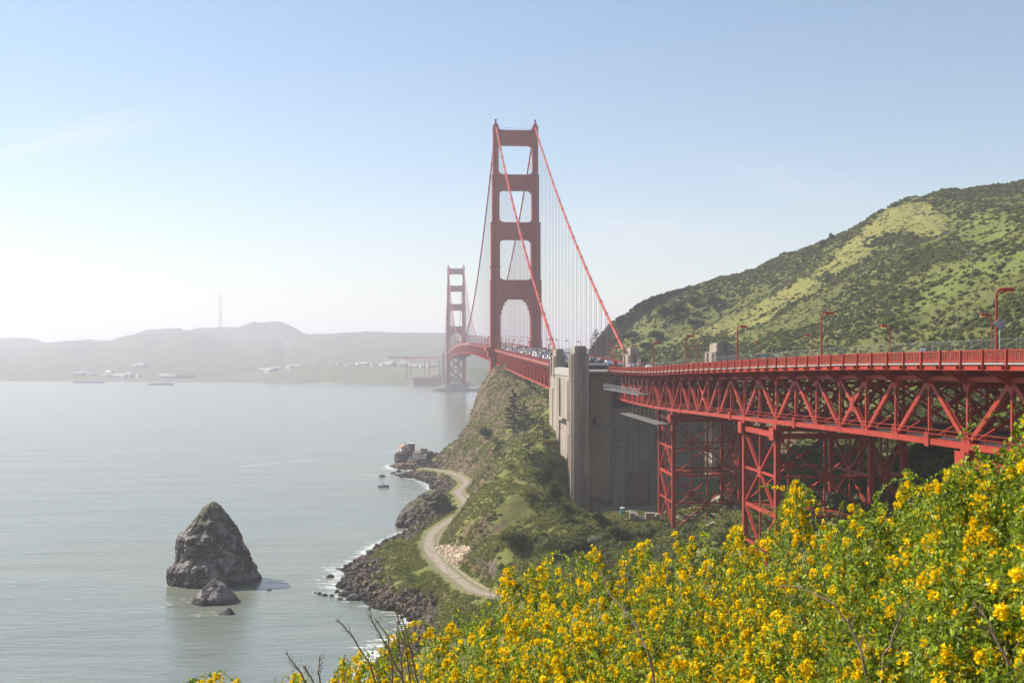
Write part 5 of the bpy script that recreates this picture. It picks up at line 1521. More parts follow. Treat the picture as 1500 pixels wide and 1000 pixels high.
def on_hill(px, py):
    """depth where the sight line meets the terrain"""
    D = np.arange(215, 900, 0.5); x = (px - 750) / F * D; z = CZ - (py - 520) / F * D
    k = np.where(h_at(x, D) >= z)[0]
    return float(D[k[0]]) if len(k) else 500.0
def tree(name, px, py_base, py_top, wpx, mat, label, kind='round', cat='tree', seed=1, zoff=None):
    """tree whose foot is on the terrain under (px, D); height and width given in photo pixels at that depth"""
    r_ = np.random.default_rng(seed)
    D = on_hill(px, py_base)
    x = (px - 750) / F * D; W = wpx / F * D / 2
    z = float(h_at(x, D)[0]); H = max(1.2, (py_base - py_top) / F * D)
    root = empty(name, (x, D, z - 0.2)); tag(root, label, cat)
    tr = MB()
    if kind == 'conifer':
        tr.tube([(0, 0, 0), (W * 0.05, 0, H * 0.5), (0, 0, H * 0.97)], [H * 0.022, H * 0.015, 0.03], 7)
        cs = []; ns = []
        for i in range(46):
            t_ = 0.1 + 0.88 * (i / 46); a = r_.uniform(0, 6.28); L = W * (1 - t_ ** 1.4) * r_.uniform(0.65, 1.1) + 0.25
            e = np.array([math.cos(a) * L, math.sin(a) * L, H * t_ + L * 0.08]); b0_ = np.array([0, 0, H * t_])
            tr.tube([tuple(b0_), tuple(e)], [0.05 * (1 - t_) + 0.03, 0.015], 4)
            k = int(44 * L / W) + 12; q = r_.random((k, 1)) ** 0.6
            cs.append(b0_ + (e - b0_) * q + r_.normal(0, 0.10, (k, 3)) * L * np.array([1, 1, 0.45])); nn = r_.normal(0, 0.6, (k, 3)); nn[:, 2] += 0.8; ns.append(nn)
        c = np.concatenate(cs); nn = np.concatenate(ns); nn /= np.linalg.norm(nn, axis=1)[:, None]
        v, f = leaf_quads(c, nn, r_.uniform(0.35, 0.75, len(c)) * max(0.6, H / 15), r_)
    else:
        th = H * (0.28 if kind == 'round' else 0.12)
        tr.tube([(0, 0, 0), (0.1 * W, 0, th * 0.6), (0.05 * W, 0.05 * W, th + H * 0.15)], [H * 0.035, H * 0.028, H * 0.02], 7)
        for i in range(6):
            a = r_.uniform(0, 6.28); tr.tube([(0.05 * W, 0, th * r_.uniform(0.6, 1.1)), (math.cos(a) * W * 0.4, math.sin(a) * W * 0.4, th + H * 0.25), (math.cos(a) * W * 0.7, math.sin(a) * W * 0.7, th + H * r_.uniform(0.3, 0.5))], [H * 0.015, H * 0.01, 0.03], 5)
        v, f = lump_crown(15, 3200, 1.0, 0.085, r_, 0.9, blob=(0.2, 0.42)); v = v * np.array([W, W, (H - th) * 0.62]) + np.array([0, 0, th + (H - th) * 0.36])
    tr.build('trunk', M['bark'], root)
    link('crown', mesh_from('crown', v, f, mat), root)
    return root
tree('conifer_tree', 873, 520, 481, 40, M['oak'], 'dark conifer standing beyond the bridge roadway at the left end of the hill', 'conifer', seed=1)
tree('evergreen_tree', 752, 634, 568, 40, M['oak'], 'tall dark evergreen in the middle of the cliff below the side span', 'conifer', seed=2)
tree('evergreen_tree', 768, 636, 585, 36, M['oak'], 'dark evergreen just right of the tallest cliff tree', 'conifer', seed=3)
tree('evergreen_tree', 795, 652, 610, 50, M['oak'], 'dark broad evergreen on the slope against the pale anchorage flank', 'conifer', seed=4)
tree('evergreen_tree', 774, 670, 640, 48, M['oak'], 'low spreading evergreen on the grassy slope, left of the anchorage', 'conifer', seed=5)
tree('evergreen_tree', 711, 645, 620, 28, M['oak'], 'small dark evergreen low on the headland cliff', 'bush', seed=6)
tree('evergreen_tree', 727, 663, 640, 26, M['oak'], 'small evergreen on the grassy spur, right of the bushy one low on the cliff', 'conifer', seed=61)
tree('round_tree', 796, 720, 674, 44, M['oak'], 'rounded dark green tree crowding the foot of the anchorage flank', 'bush', seed=7)
tree('round_tree', 814, 742, 698, 30, M['oak'], 'smaller rounded tree touching the anchorage corner', 'bush', seed=71)
tree('round_tree', 876, 768, 746, 24, M['oak'], 'small round green tree before the foot of the tall concrete pylon', 'bush', seed=8)
tree('round_tree', 907, 792, 764, 44, M['oak'], 'dark round tree at the edge of the yard', 'bush', seed=9)
tree('shrub', 803, 660, 640, 24, M['goldbush'], 'golden shrub beside the upper anchorage flank', 'bush', 'shrub', seed=10)
tree('shrub', 870, 801, 778, 27, M['greybush'], 'pale grey bush above the yellow flowers', 'bush', 'shrub', seed=11)
tree('shrub', 812, 816, 776, 84, M['olive'], 'wide olive brown thicket over the yellow flowers', 'bush', 'shrub', seed=12)
tree('shrub', 752, 802, 772, 56, M['olive'], 'low olive thicket on the slope above the shore road', 'bush', 'shrub', seed=13)
tree('shrub', 845, 806, 778, 44, M['olive'], 'olive bush between the thicket and the grey bush', 'bush', 'shrub', seed=14)
tree('shrub', 940, 790, 768, 44, M['scrub'], 'green scrub bush at the edge of the yard beside the red leg', 'bush', 'shrub', seed=15)
tree('shrub', 812, 690, 662, 26, M['olive'], 'brownish shrub pressed against the sunlit anchorage flank', 'bush', 'shrub', seed=16)
tree('shrub', 826, 762, 728, 26, M['scrub'], 'green bush at the very foot of the anchorage corner', 'bush', 'shrub', seed=17)
for i, (x, b0_, t0_, w_) in enumerate(((975, 474, 440, 36), (992, 466, 438, 28), (1016, 450, 429, 22), (1046, 454, 428, 26), (925, 503, 480, 28), (947, 514, 497, 34), (905, 508, 488, 26), (1218, 352, 338, 11), (1205, 362, 350, 13), (962, 500, 478, 30), (1020, 482, 462, 30))):
    tree('oak_tree', x, b0_, t0_, w_, M['oak'], 'dark bushy tree in the dense scrub at the left end of the hill', 'bush', 'tree', seed=30 + i)['group'] = 'dark bushy trees of the hill'

# hill details
def hill_rock(px, py, D, w, lab, seed):
    x = (px - 750) / F * D; z = float(h_at(x, D)[0])
    o = link('outcrop', BM[seed % 7], None, (x, D, z + 0.3)); s = w / F * D / 2; o.scale = (s, s, s * 0.9); o.rotation_euler = (seed, 0.4, seed * 2.1); tag(o, lab, 'rock', None)
for i, (x, y, w_, lab) in enumerate(((1213, 408, 17, 'grey rock outcrop in the dark scrub below the yellow meadow'), (1127, 436, 8, 'small dark rock on the yellow meadow'), (1118, 461, 8, 'pale rock low on the yellow meadow'), (1379, 410, 8, 'pale rock in the bright green meadow'),
                                 (1158, 417, 6, 'light boulder at the upper edge of the lower meadow'), (1228, 336, 8, 'dark rock on the skyline of the hill'))):
    hill_rock(x, y, on_hill(x, y), w_, lab, i + 3)
for x, y, h_, lab in ((1424, 418, 32, 'upper weathered wooden pole on the green hillside'), (1403, 482, 32, 'lower leaning wooden pole on the green hillside')):
    D = on_hill(x, y); X = (x - 750) / F * D; root = empty('utility_pole', (X, D, float(h_at(X, D)[0]))); tag(root, lab, 'pole')
    MB().tube([(0, 0, -0.5), (0.1, 0, h_ / F * D)], 0.16, 6).build('pole', M['wood'], root); MB().beam((-0.7, 0, h_ / F * D - 0.6), (0.8, 0, h_ / F * D - 0.6), 0.12, 0.12).build('crossarm', M['wood'], root)
fp = []
for x, y in ((1300, 300), (1340, 300), (1355, 318), (1375, 335), (1400, 358), (1425, 378), (1450, 384), (1490, 388)):
    D = on_hill(x, y + 2); fp.append(((x - 750) / F * D, D, float(h_at((x - 750) / F * D, D)[0])))
wire_fence(fp, 1.8, 6, 'thin wire fence climbing over the hilltop')

# yard under the viaduct
DT = on_hill(912, 756); XT = (912 - 750) / F * DT; pt = empty('portable_toilet', (XT, DT, float(h_at(XT, DT)[0]) + 0.15)); tag(pt, 'teal portable toilet at the foot of the dark anchorage wall', 'toilet')
MB().box(-0.6, 0.6, -0.6, 0.6, 0.1, 2.15).build('cabin', M['teal'], pt, bevel=0.04)
MB().raw([(-0.62, -0.62, 2.15), (0.62, -0.62, 2.15), (0.62, 0.62, 2.15), (-0.62, 0.62, 2.15), (-0.45, -0.45, 2.4), (0.45, -0.45, 2.4), (0.45, 0.45, 2.4), (-0.45, 0.45, 2.4)], BOXF).build('roof', M['white'], pt)
dr_o = MB().box(-0.42, 0.42, -0.64, -0.603, 0.2, 1.95).build('door', M['teal'], pt)
MB().box(-0.12, 0.12, -0.66, -0.643, 1.2, 1.6).build('sign_plate', M['white'], dr_o)
M['crate'] = plain('tan_plywood', (0.30, 0.19, 0.12), 0.8, 0.15)
for i, (x, D, w_, h_, lab) in enumerate(((926, 322, 1.4, 1.8, 'dark equipment bin on the yard edge, nearest the toilet'), (952, 318, 2.4, 1.8, 'tan plywood crate on the yard edge'), (940, 320, 3.4, 0.9, 'pile of dark timbers beside the tan crate'), (965, 316, 2.6, 1.0, 'pile of dark material at the red tower leg'), (1010, 318, 4.0, 1.0, 'pile of dark timbers behind the red trestle'))):
    D = on_hill(x, 762); X = (x - 750) / F * D; root = empty('crate' if i in (0, 1) else 'timber_pile', (X, D, float(h_at(X, D)[0]))); tag(root, lab, 'crate' if i in (0, 1) else 'timber pile')
    b_ = MB()
    if i in (0, 1):
        b_.box(-w_ / 2, w_ / 2, -1, 1, 0.15, h_); b_.box(-w_ / 2, w_ / 2, -0.8, -0.6, 0, 0.15); b_.box(-w_ / 2, w_ / 2, 0.6, 0.8, 0, 0.15)
        b_.build('box', M['crate'] if i == 1 else M['wood'], root); MB().box(-w_ / 2 - .05, w_ / 2 + .05, -1.05, 1.05, h_, h_ + 0.1).build('lid', M['wood'], root)
    else:
        for q in range(14): yy = random.uniform(-1, 1); zz = random.uniform(0.1, h_); b_.beam((-w_ / 2 + random.uniform(0, .5), yy, zz), (w_ / 2 - random.uniform(0, .5), yy + random.uniform(-.4, .4), zz + random.uniform(-.1, .2)), 0.25, 0.22)
        b_.build('timbers', M['wood'], root)

# ------------------------------------------------------------------ the ruined signal station at the point
def gable(b_, w, l, h, r, o=(0, 0, 0)):
    x, y, z = o
    b_.raw([(x - w / 2, y - l / 2, z), (x + w / 2, y - l / 2, z), (x + w / 2, y + l / 2, z), (x - w / 2, y + l / 2, z), (x - w / 2, y - l / 2, z + h), (x + w / 2, y - l / 2, z + h), (x + w / 2, y + l / 2, z + h), (x - w / 2, y + l / 2, z + h), (x, y - l / 2, z + h + r), (x, y + l / 2, z + h + r)],
           [(0, 3, 2, 1), (0, 1, 5, 8, 4), (2, 3, 7, 9, 6), (1, 2, 6, 5), (3, 0, 4, 7), (4, 8, 9, 7), (8, 5, 6, 9)])
M['plaster'] = plain('stained_plaster', (0.52, 0.47, 0.43), 0.9, 0.35, 0.5)
M['rustroof'] = plain('rusty_roof', (0.30, 0.17, 0.13), 0.9, 0.25, 0.6)
q = P(592, 661, 690); st = empty('signal_house', (q[0], 690, q[2] - 1.0), R(30)); tag(st, 'derelict pale house with a rusty gabled roof on the rock at the point', 'building')
b_ = MB(); gable(b_, 6, 5.5, 3.7, 0); b_.raw([(-3, -2.75, 3.7), (3, -2.75, 3.7), (0, -2.75, 5.2)], [(0, 1, 2)]); b_.raw([(-3, 2.75, 3.7), (3, 2.75, 3.7), (0, 2.75, 5.2)], [(0, 2, 1)])
b_.box(-3.3, 3.3, -3, 3, -1.5, -0.02); b_.build('wall', M['plaster'], st)
b_ = MB()
for sd in (-1, 1): b_.raw([(sd * 3.3, -3, 3.6), (sd * 3.3, 3, 3.6), (0, 3, 5.35), (0, -3, 5.35), (sd * 3.3, -3, 3.72), (sd * 3.3, 3, 3.72), (0, 3, 5.5), (0, -3, 5.5)], BOXF)
b_.build('roof', M['rustroof'], st)
wd = MB().box(-0.5, 0.5, -2.8, -2.76, 1.4, 2.8); wd.build('window', M['glass_dark'], st); MB().box(-3.04, -3.01, -0.6, 0.6, 1.4, 2.8).build('window', M['glass_dark'], st)
b_ = MB(); b_.tube([(0, -1, 5.4), (0, -1, 7.8)], 0.1, 6); b_.box(-0.6, 0.6, -1.5, -0.5, 6.2, 6.5); b_.build('mast', M['wood'], st)
q = P(602.5, 661, 694); o = empty('signal_tower', (q[0], 694, q[2] - 1.0)); tag(o, 'square brown ruined tower beside the derelict house', 'building')
MB().box(-2.0, 2.0, -2, 2, -1.5, 5.6).build('wall', M['brick'], o); MB().box(-2.2, 2.2, -2.2, 2.2, 5.6, 6.1).build('parapet', M['plaster'], o); MB().box(-0.4, 0.4, -2.05, -2.01, 2, 3.4).build('window', M['glass_dark'], o)
q = P(621, 664, 668); o = empty('water_tank', (q[0], 668, q[2] - 0.6)); tag(o, 'small square tan hut on top of the broken rock mound', 'building')
b_ = MB(); b_.box(-1.9, 1.9, -1.6, 1.6, 0, 3.4)
for k in range(6): b_.box(-1.8 + k * 0.68, -1.65 + k * 0.68, -1.7, -1.6, 0, 3.4)
b_.build('wall', plain('tan_boards', (0.34, 0.28, 0.2), 0.9, 0.2), o); MB().box(-2.1, 2.1, -1.8, 1.8, 3.4, 3.65).build('roof', M['rustroof'], o)
q = P(615, 668, 660); o = empty('concrete_ruin', (q[0], 660, q[2] - 1.5)); tag(o, 'broken whitewashed concrete foundation below the tan hut', 'ruin')
b_ = MB(); b_.box(-4, 1, -1.5, 1.5, 0, 3.6); b_.box(1.3, 3.8, -1.2, 1.6, 0, 2.6); b_.box(-1, 0.6, -2.2, -1.5, 0, 2.6); b_.build('wall', M['plaster'], o); MB().box(-4.2, 1.2, -1.7, 1.7, 3.6, 3.8).build('slab', M['rustroof'], o)

# ------------------------------------------------------------------ boats
q = shore(562, 713); bt = empty('fishing_boat', (q[0], q[1], 0), R(8)); bt.scale = (0.8, 0.8, 0.8); tag(bt, 'small open motor boat with a teal canopy, off the rocks', 'boat')
hull = [(-3.2, 0.95, 0.9), (-1.5, 1.1, 0.85), (1.0, 1.05, 0.95), (2.4, 0.65, 1.15), (3.3, 0.02, 1.35)]
vs = []
for x, w_, h_ in hull: vs += [(x, -w_, h_), (x, -w_ * 0.75, -0.3), (x, w_ * 0.75, -0.3), (x, w_, h_), (x, w_ * 0.85, h_ * 0.8), (x, 0, 0.35), (x, -w_ * 0.85, h_ * 0.8)]
fs = [(7 * i + j, 7 * i + (j + 1) % 7, 7 * (i + 1) + (j + 1) % 7, 7 * (i + 1) + j) for i in range(4) for j in range(7)] + [tuple(range(6, -1, -1)), tuple(28 + j for j in range(7))]
MB().raw(vs, fs).build('hull', plain('dark_hull', (0.08, 0.08, 0.085), 0.5), bt)
MB().box(-1.1, 0.5, -0.6, 0.6, 0.6, 1.7).build('cabin', M['white'], bt, bevel=0.05)
b_ = MB(); b_.raw([(-1.4, -0.8, 2.3), (0.6, -0.8, 2.3), (0.6, 0.8, 2.3), (-1.4, 0.8, 2.3), (-1.2, -0.65, 2.6), (0.4, -0.65, 2.6), (0.4, 0.65, 2.6), (-1.2, 0.65, 2.6)], BOXF)
b_.build('canopy', M['teal'], bt); b_ = MB()
for x in (-1.3, 0.5):
    for y in (-0.7, 0.7): b_.tube([(x, y, 0.6), (x, y, 2.3)], 0.04, 5)
b_.tube([(-0.4, 0, 2.6), (-0.4, 0, 3.5)], 0.03, 5); b_.build('canopy_frame', M['metal'], bt); MB().box(-3.45, -3.2, -0.25, 0.25, 0.2, 1.2).build('outboard_motor', M['tyre'], bt)
for px, py, L, lab in ((130, 560.5, 74, 'faint low barge on the hazy water, farther left of two'), (236, 563.5, 56, 'faint grey barge on the hazy water, nearer and right of two')):
    q = shore(px, py); o = empty('barge', (q[0], q[1], 0)); tag(o, lab, 'ship')
    MB().raw([(-L / 2 + 3, -6, -1), (L / 2 - 4, -6, -1), (L / 2 - 4, 6, -1), (-L / 2 + 3, 6, -1), (-L / 2, -6, 3), (L / 2, -6, 3), (L / 2, 6, 3), (-L / 2, 6, 3)], BOXF).build('hull', plain('barge_hull', (0.35, 0.35, 0.38), 0.6), o)
    MB().box(L * 0.18, L * 0.4, -4, 4, 3, 6).build('deckhouse', M['white'], o); MB().box(-L * 0.4, L * 0.1, -5, 5, 3, 4.2).build('hatch', M['metal'], o)

# ------------------------------------------------------------------ far shore
m, t, b = new_mat('far_hills')
n1 = noise_node(t, 0.012, 6, 0.6); n2 = noise_node(t, 0.06, 5, 0.65)
c = ramp(t, n1, [(0.35, (0.07, 0.09, 0.055)), (0.55, (0.10, 0.12, 0.07)), (0.7, (0.16, 0.165, 0.10))])
c = mixrgb(t, maprange(t, n2, 0.4, 0.65, 0, 0.7), c, (0.05, 0.066, 0.045))
c = mixrgb(t, attr(t, 'open'), c, ramp(t, n2, [(0.3, (0.09, 0.10, 0.06)), (0.7, (0.17, 0.16, 0.11))]))
t.links.new(c, b.inputs['Base Color']); b.inputs['Roughness'].default_value = 0.95; b.inputs['Specular IOR Level'].default_value = 0.1
M['farhill'] = m
SKA = [(-900, 506), (-400, 510), (-60, 512), (0, 510), (40, 510), (85, 502), (110, 500), (130, 503), (160, 500), (185, 492), (210, 490), (280, 488), (300, 491), (330, 497), (400, 496), (418, 499), (430, 494), (470, 489), (520, 486), (560, 485), (590, 487), (650, 488), (700, 492), (760, 505), (820, 512), (900, 515), (1400, 515)]
SKB = [(-900, 500), (-400, 498), (-60, 497), (0, 496), (30, 494), (50, 496), (70, 502), (100, 499), (130, 497), (160, 499), (190, 491), (215, 483), (240, 482), (262, 481), (272, 484), (290, 480), (330, 478), (350, 479), (362, 474), (372, 471), (382, 473), (410, 472), (425, 478), (440, 486), (455, 492), (475, 493), (500, 490), (600, 492), (800, 510), (1400, 515)]
def far_land(name, sky_, D0f, Dr, Db, nrow, nback, seed, bluff=None, amp=6):
    px = np.arange(-880, 1300, 4.0); py = np.interp(px, [s[0] for s in sky_], [s[1] for s in sky_])
    zr_ = CZ - (py - 520) / F * Dr
    D0 = np.array([D0f(p) for p in px])
    rows = []; opn = []
    for j in range(nrow + nback + 1):
        if j <= nrow:
            t_ = j / nrow; D = D0 + (Dr - D0) * t_
            prof = t_ ** 1.25
            z = -4 + (zr_ + 4) * prof
            if bluff is not None:
                bl = bluff(px); z = np.maximum(z, np.where(t_ > 0.0, bl * min(1, (t_ * (Dr - D0)).mean() / 90), -4))
        else:
            t_ = (j - nrow) / nback; D = np.full_like(px, Dr + (Db - Dr) * t_); z = zr_ * (1 - t_ ** 1.5) + 0 * px
        X = (px - 750) / F * D
        k = np.minimum(1, j / 3) * np.ones_like(px)
        z = z + k * (fbm(X / 160, D / 160 + seed, octv=5) * amp + fbm(X / 30, D / 30 + seed, octv=3) * amp * 0.45)
        rows.append(np.stack([X, D, z], -1)); opn.append(np.clip((1 - sstep(0.08, 0.2, np.full_like(px, t_ if j <= nrow else 1.0))), 0, 1) * (0.6 + 0.8 * fbm(X / 120, D / 120)) if bluff is not None else px * 0)
    me = mesh_from(name, np.array(rows).reshape(-1, 3), grid_faces(len(px), len(rows)), M['farhill'], True)
    a = me.attributes.new('open', 'FLOAT', 'POINT'); a.data.foreach_set('value', np.clip(np.array(opn), 0, 1).astype(np.float32).ravel())
    tag(link(name, me), kind='structure'); return np.array(rows)
FA = far_land('hills', SKA, lambda p: np.interp(p, FRX, FRD), 4400, 5000, 60, 8, 3, lambda px: np.interp(px, [-900, 0, 340, 400, 470, 560, 640, 760, 1300], [4, 5, 8, 26, 36, 40, 34, 34, 40]), 7)
FB = far_land('distant_hills', SKB, lambda p: 4700, 5200, 6200, 20, 6, 11, None, 9)
def fa_height(X, D):
    px = 750 + F * X / D; i = int(np.clip((px + 880) / 4, 0, FA.shape[1] - 1)); col_ = FA[:61, i]; return float(np.interp(D, col_[:, 1], col_[:, 2]))
hc = 0
hp = None
M['pale_wall'] = plain('pale_house_wall', (0.48, 0.46, 0.43), 0.8, 0.1); M['red_roof'] = plain('faded_roof', (0.30, 0.26, 0.24), 0.8, 0.1)
clusters = [(400, 12, 2900, 80, 11), (520, 22, 2880, 60, 11), (560, 20, 2860, 60, 12), (600, 26, 2790, 60, 16), (632, 16, 2700, 60, 10), (430, 10, 2950, 60, 4), (180, 18, 2960, 60, 9), (245, 12, 2900, 40, 6), (125, 10, 3120, 60, 6), (200, 8, 3300, 80, 3), (600, 14, 3180, 60, 4), (160, 6, 3100, 60, 3)]
for cx_, sp_, D_, sd, n_ in clusters:
    for k in range(n_):
        D = D_ + random.gauss(0, sd * 0.5); px = cx_ + random.gauss(0, sp_ * 0.6); X = (px - 750) / F * D
        if hp is None:
            hp = empty('house'); b_ = MB(); gable(b_, 14, 22, 6.5, 3.5); b_.build('wall', M['pale_wall'], hp)
            b_ = MB()
            for sd_ in (-1, 1): b_.raw([(sd_ * 7.5, -11.4, 6.2), (sd_ * 7.5, 11.4, 6.2), (0, 11.4, 10.0), (0, -11.4, 10.0), (sd_ * 7.5, -11.4, 6.5), (sd_ * 7.5, 11.4, 6.5), (0, 11.4, 10.5), (0, -11.4, 10.5)], BOXF)
            b_.build('roof', M['red_roof'], hp); o = hp
        else: o = copy_tree(hp)
        s = random.uniform(0.6, 1.15); o.scale = (s, s, s); o.location = (X, D, fa_height(X, D) - 0.5); o.rotation_euler = (0, 0, random.uniform(0.6, 2.4)); tag(o, 'tiny pale house among the trees on the hazy far shore', 'house', 'pale houses along the hazy far shore'); hc += 1
# brick fort
ft = empty('brick_fort', (P(628, 0, 2470)[0], 2470, 0), R(-3)); tag(ft, 'low hazy brick fort by the water at the foot of the far pylon', 'fort')
MB().box(-31, 31, -18, 18, -3, 17).build('wall', M['brick'], ft); MB().box(-32, 32, -19, 19, 17, 18.4).build('parapet', M['brick'], ft)
b_ = MB()
for k in range(12): b_.box(-28 + k * 5, -26 + k * 5, -18.2, -18.02, 5, 8); b_.box(-28 + k * 5, -26 + k * 5, -18.2, -18.02, 11, 14)
o = b_.build('gun_ports', M['glass_dark'], ft)
wh = empty('warehouse', (P(270, 0, 2920)[0], 2920, 4), R(2)); tag(wh, 'long low grey building on the hazy shore flat at left', 'building')
MB().box(-25, 25, -9, 9, -2, 9).build('wall', M['concrete_light'], wh); MB().box(-26, 26, -10, 10, 9, 10.5).build('roof', M['concrete_dark'], wh)
# three-legged broadcast tower
q = P(323, 479, 5200); rt = empty('broadcast_tower', (q[0], 5200, q[2] - 10)); tag(rt, 'very faint three-legged broadcast tower on the hazy ridge', 'tower')
H = 51 / F * 5200 + 10
def legp(k, t_):
    a = k * 2.094 + 0.5; r = 11 - 12 * t_ if t_ < 0.5 else 5 + 8 * (t_ - 0.5)
    return (r * math.cos(a), r * math.sin(a), t_ * H * 0.78)
for k in range(3):
    MB().tube([legp(k, u) for u in np.linspace(0, 1, 9)] + [(legp(k, 1)[0], legp(k, 1)[1], H)], [1.0] * 9 + [0.6], 6).build('leg', M['red_far'], rt)
for u in (0.1, 0.3, 0.55, 0.8, 1.0):
    b_ = MB()
    for k in range(3): b_.beam(legp(k, u), legp((k + 1) % 3, u), 1.6, 1.6 if u < 1 else 3)
    b_.build('crossarm', M['red_far'], rt)

# ------------------------------------------------------------------ the air
hz = MB().box(-15000, 15000, -3000, 15500, -30, 362).build('haze', None); tag(hz, kind='stuff')
hm = bpy.data.materials.new('haze'); hm.use_nodes = True; t = hm.node_tree; t.nodes.clear()
ou = t.nodes.new('ShaderNodeOutputMaterial'); pv = t.nodes.new('ShaderNodeVolumePrincipled')
pv.inputs['Color'].default_value = (0.79, 0.77, 0.845, 1); pv.inputs['Density'].default_value = HAZE_DENSITY; pv.inputs['Anisotropy'].default_value = 0.25
t.links.new(pv.outputs[0], ou.inputs['Volume']); hz.data.materials.append(hm)

# ================================================================== FOREGROUND BROOM
OUT = [(300, 1003), (330, 998), (400, 1003), (480, 982), (520, 968), (545, 945), (575, 935), (600, 925), (625, 905), (660, 905), (690, 880), (705, 862), (725, 868), (750, 838), (790, 835), (812, 795), (840, 820), (868, 812), (900, 822), (930, 812), (960, 804), (985, 792), (1010, 798), (1028, 774),
       (1050, 786), (1090, 780), (1115, 768), (1150, 738), (1165, 712), (1190, 735), (1205, 752), (1240, 760), (1262, 735), (1285, 752), (1310, 745), (1330, 690), (1350, 700), (1380, 705), (1405, 690), (1415, 640), (1440, 640), (1455, 672), (1475, 680), (1500, 650), (1530, 600), (1570, 560), (1640, 560)]
ox = [q[0] for q in OUT]; oy = [q[1] for q in OUT]
def outline(px): return np.interp(px, ox, oy)
M['broom_leaf'] = leaf_mat('broom_leaf', [(0, (0.10, 0.155, 0.012)), (0.35, (0.20, 0.29, 0.020)), (0.7, (0.31, 0.40, 0.030)), (0.92, (0.42, 0.48, 0.07)), (1, (0.50, 0.52, 0.28))], 0.45, rnd=False)
M['broom_flower'] = leaf_mat('broom_flower', [(0, (0.90, 0.56, 0.004)), (0.5, (0.95, 0.68, 0.006)), (1, (0.97, 0.78, 0.02))], 0.40, rnd=False)
M['stem'] = plain('green_stem', (0.10, 0.11, 0.04), 0.8, 0.3, 30)
M['twig'] = plain('dry_twig', (0.20, 0.14, 0.10), 0.9, 0.3, 20)
SHR = [  # label, px range, depth at outline, depth at the bottom of the frame
 ('low yellow broom tips at the bottom edge, leftmost of the flowering shrubs', 300, 478, 8.4, 7.6),
 ('yellow broom shrub rising behind the bare twigs', 478, 640, 8.6, 6.4),
 ('yellow broom shrub overlapping the end of the shore road', 640, 800, 8.8, 5.6),
 ('yellow broom shrub with a tall spike under the anchorage foot', 800, 945, 9.0, 5.2),
 ('yellow broom shrub at the foot of the first red trestle tower', 945, 1095, 9.0, 5.0),
 ('yellow broom shrub with tall thin sprays before the middle trestle tower', 1095, 1230, 8.6, 4.8),
 ('leafy broom shrub reaching up between the trestle towers', 1230, 1370, 6.8, 4.4),
 ('big leafy broom shrub standing highest against the red truss', 1370, 1500, 5.4, 4.0),
 ('broom shrub cut by the right edge of the picture', 1500, 1640, 5.0, 3.8)]
def rot_to(d):  # frames (n,3,3) whose z axis is d
    a = np.where(np.abs(d[:, 2:3]) < 0.9, np.array([[0, 0, 1.0]]), np.array([[1.0, 0, 0]]))
    x = np.cross(a, d); x /= np.linalg.norm(x, axis=1)[:, None]; y = np.cross(d, x); return x, y, d
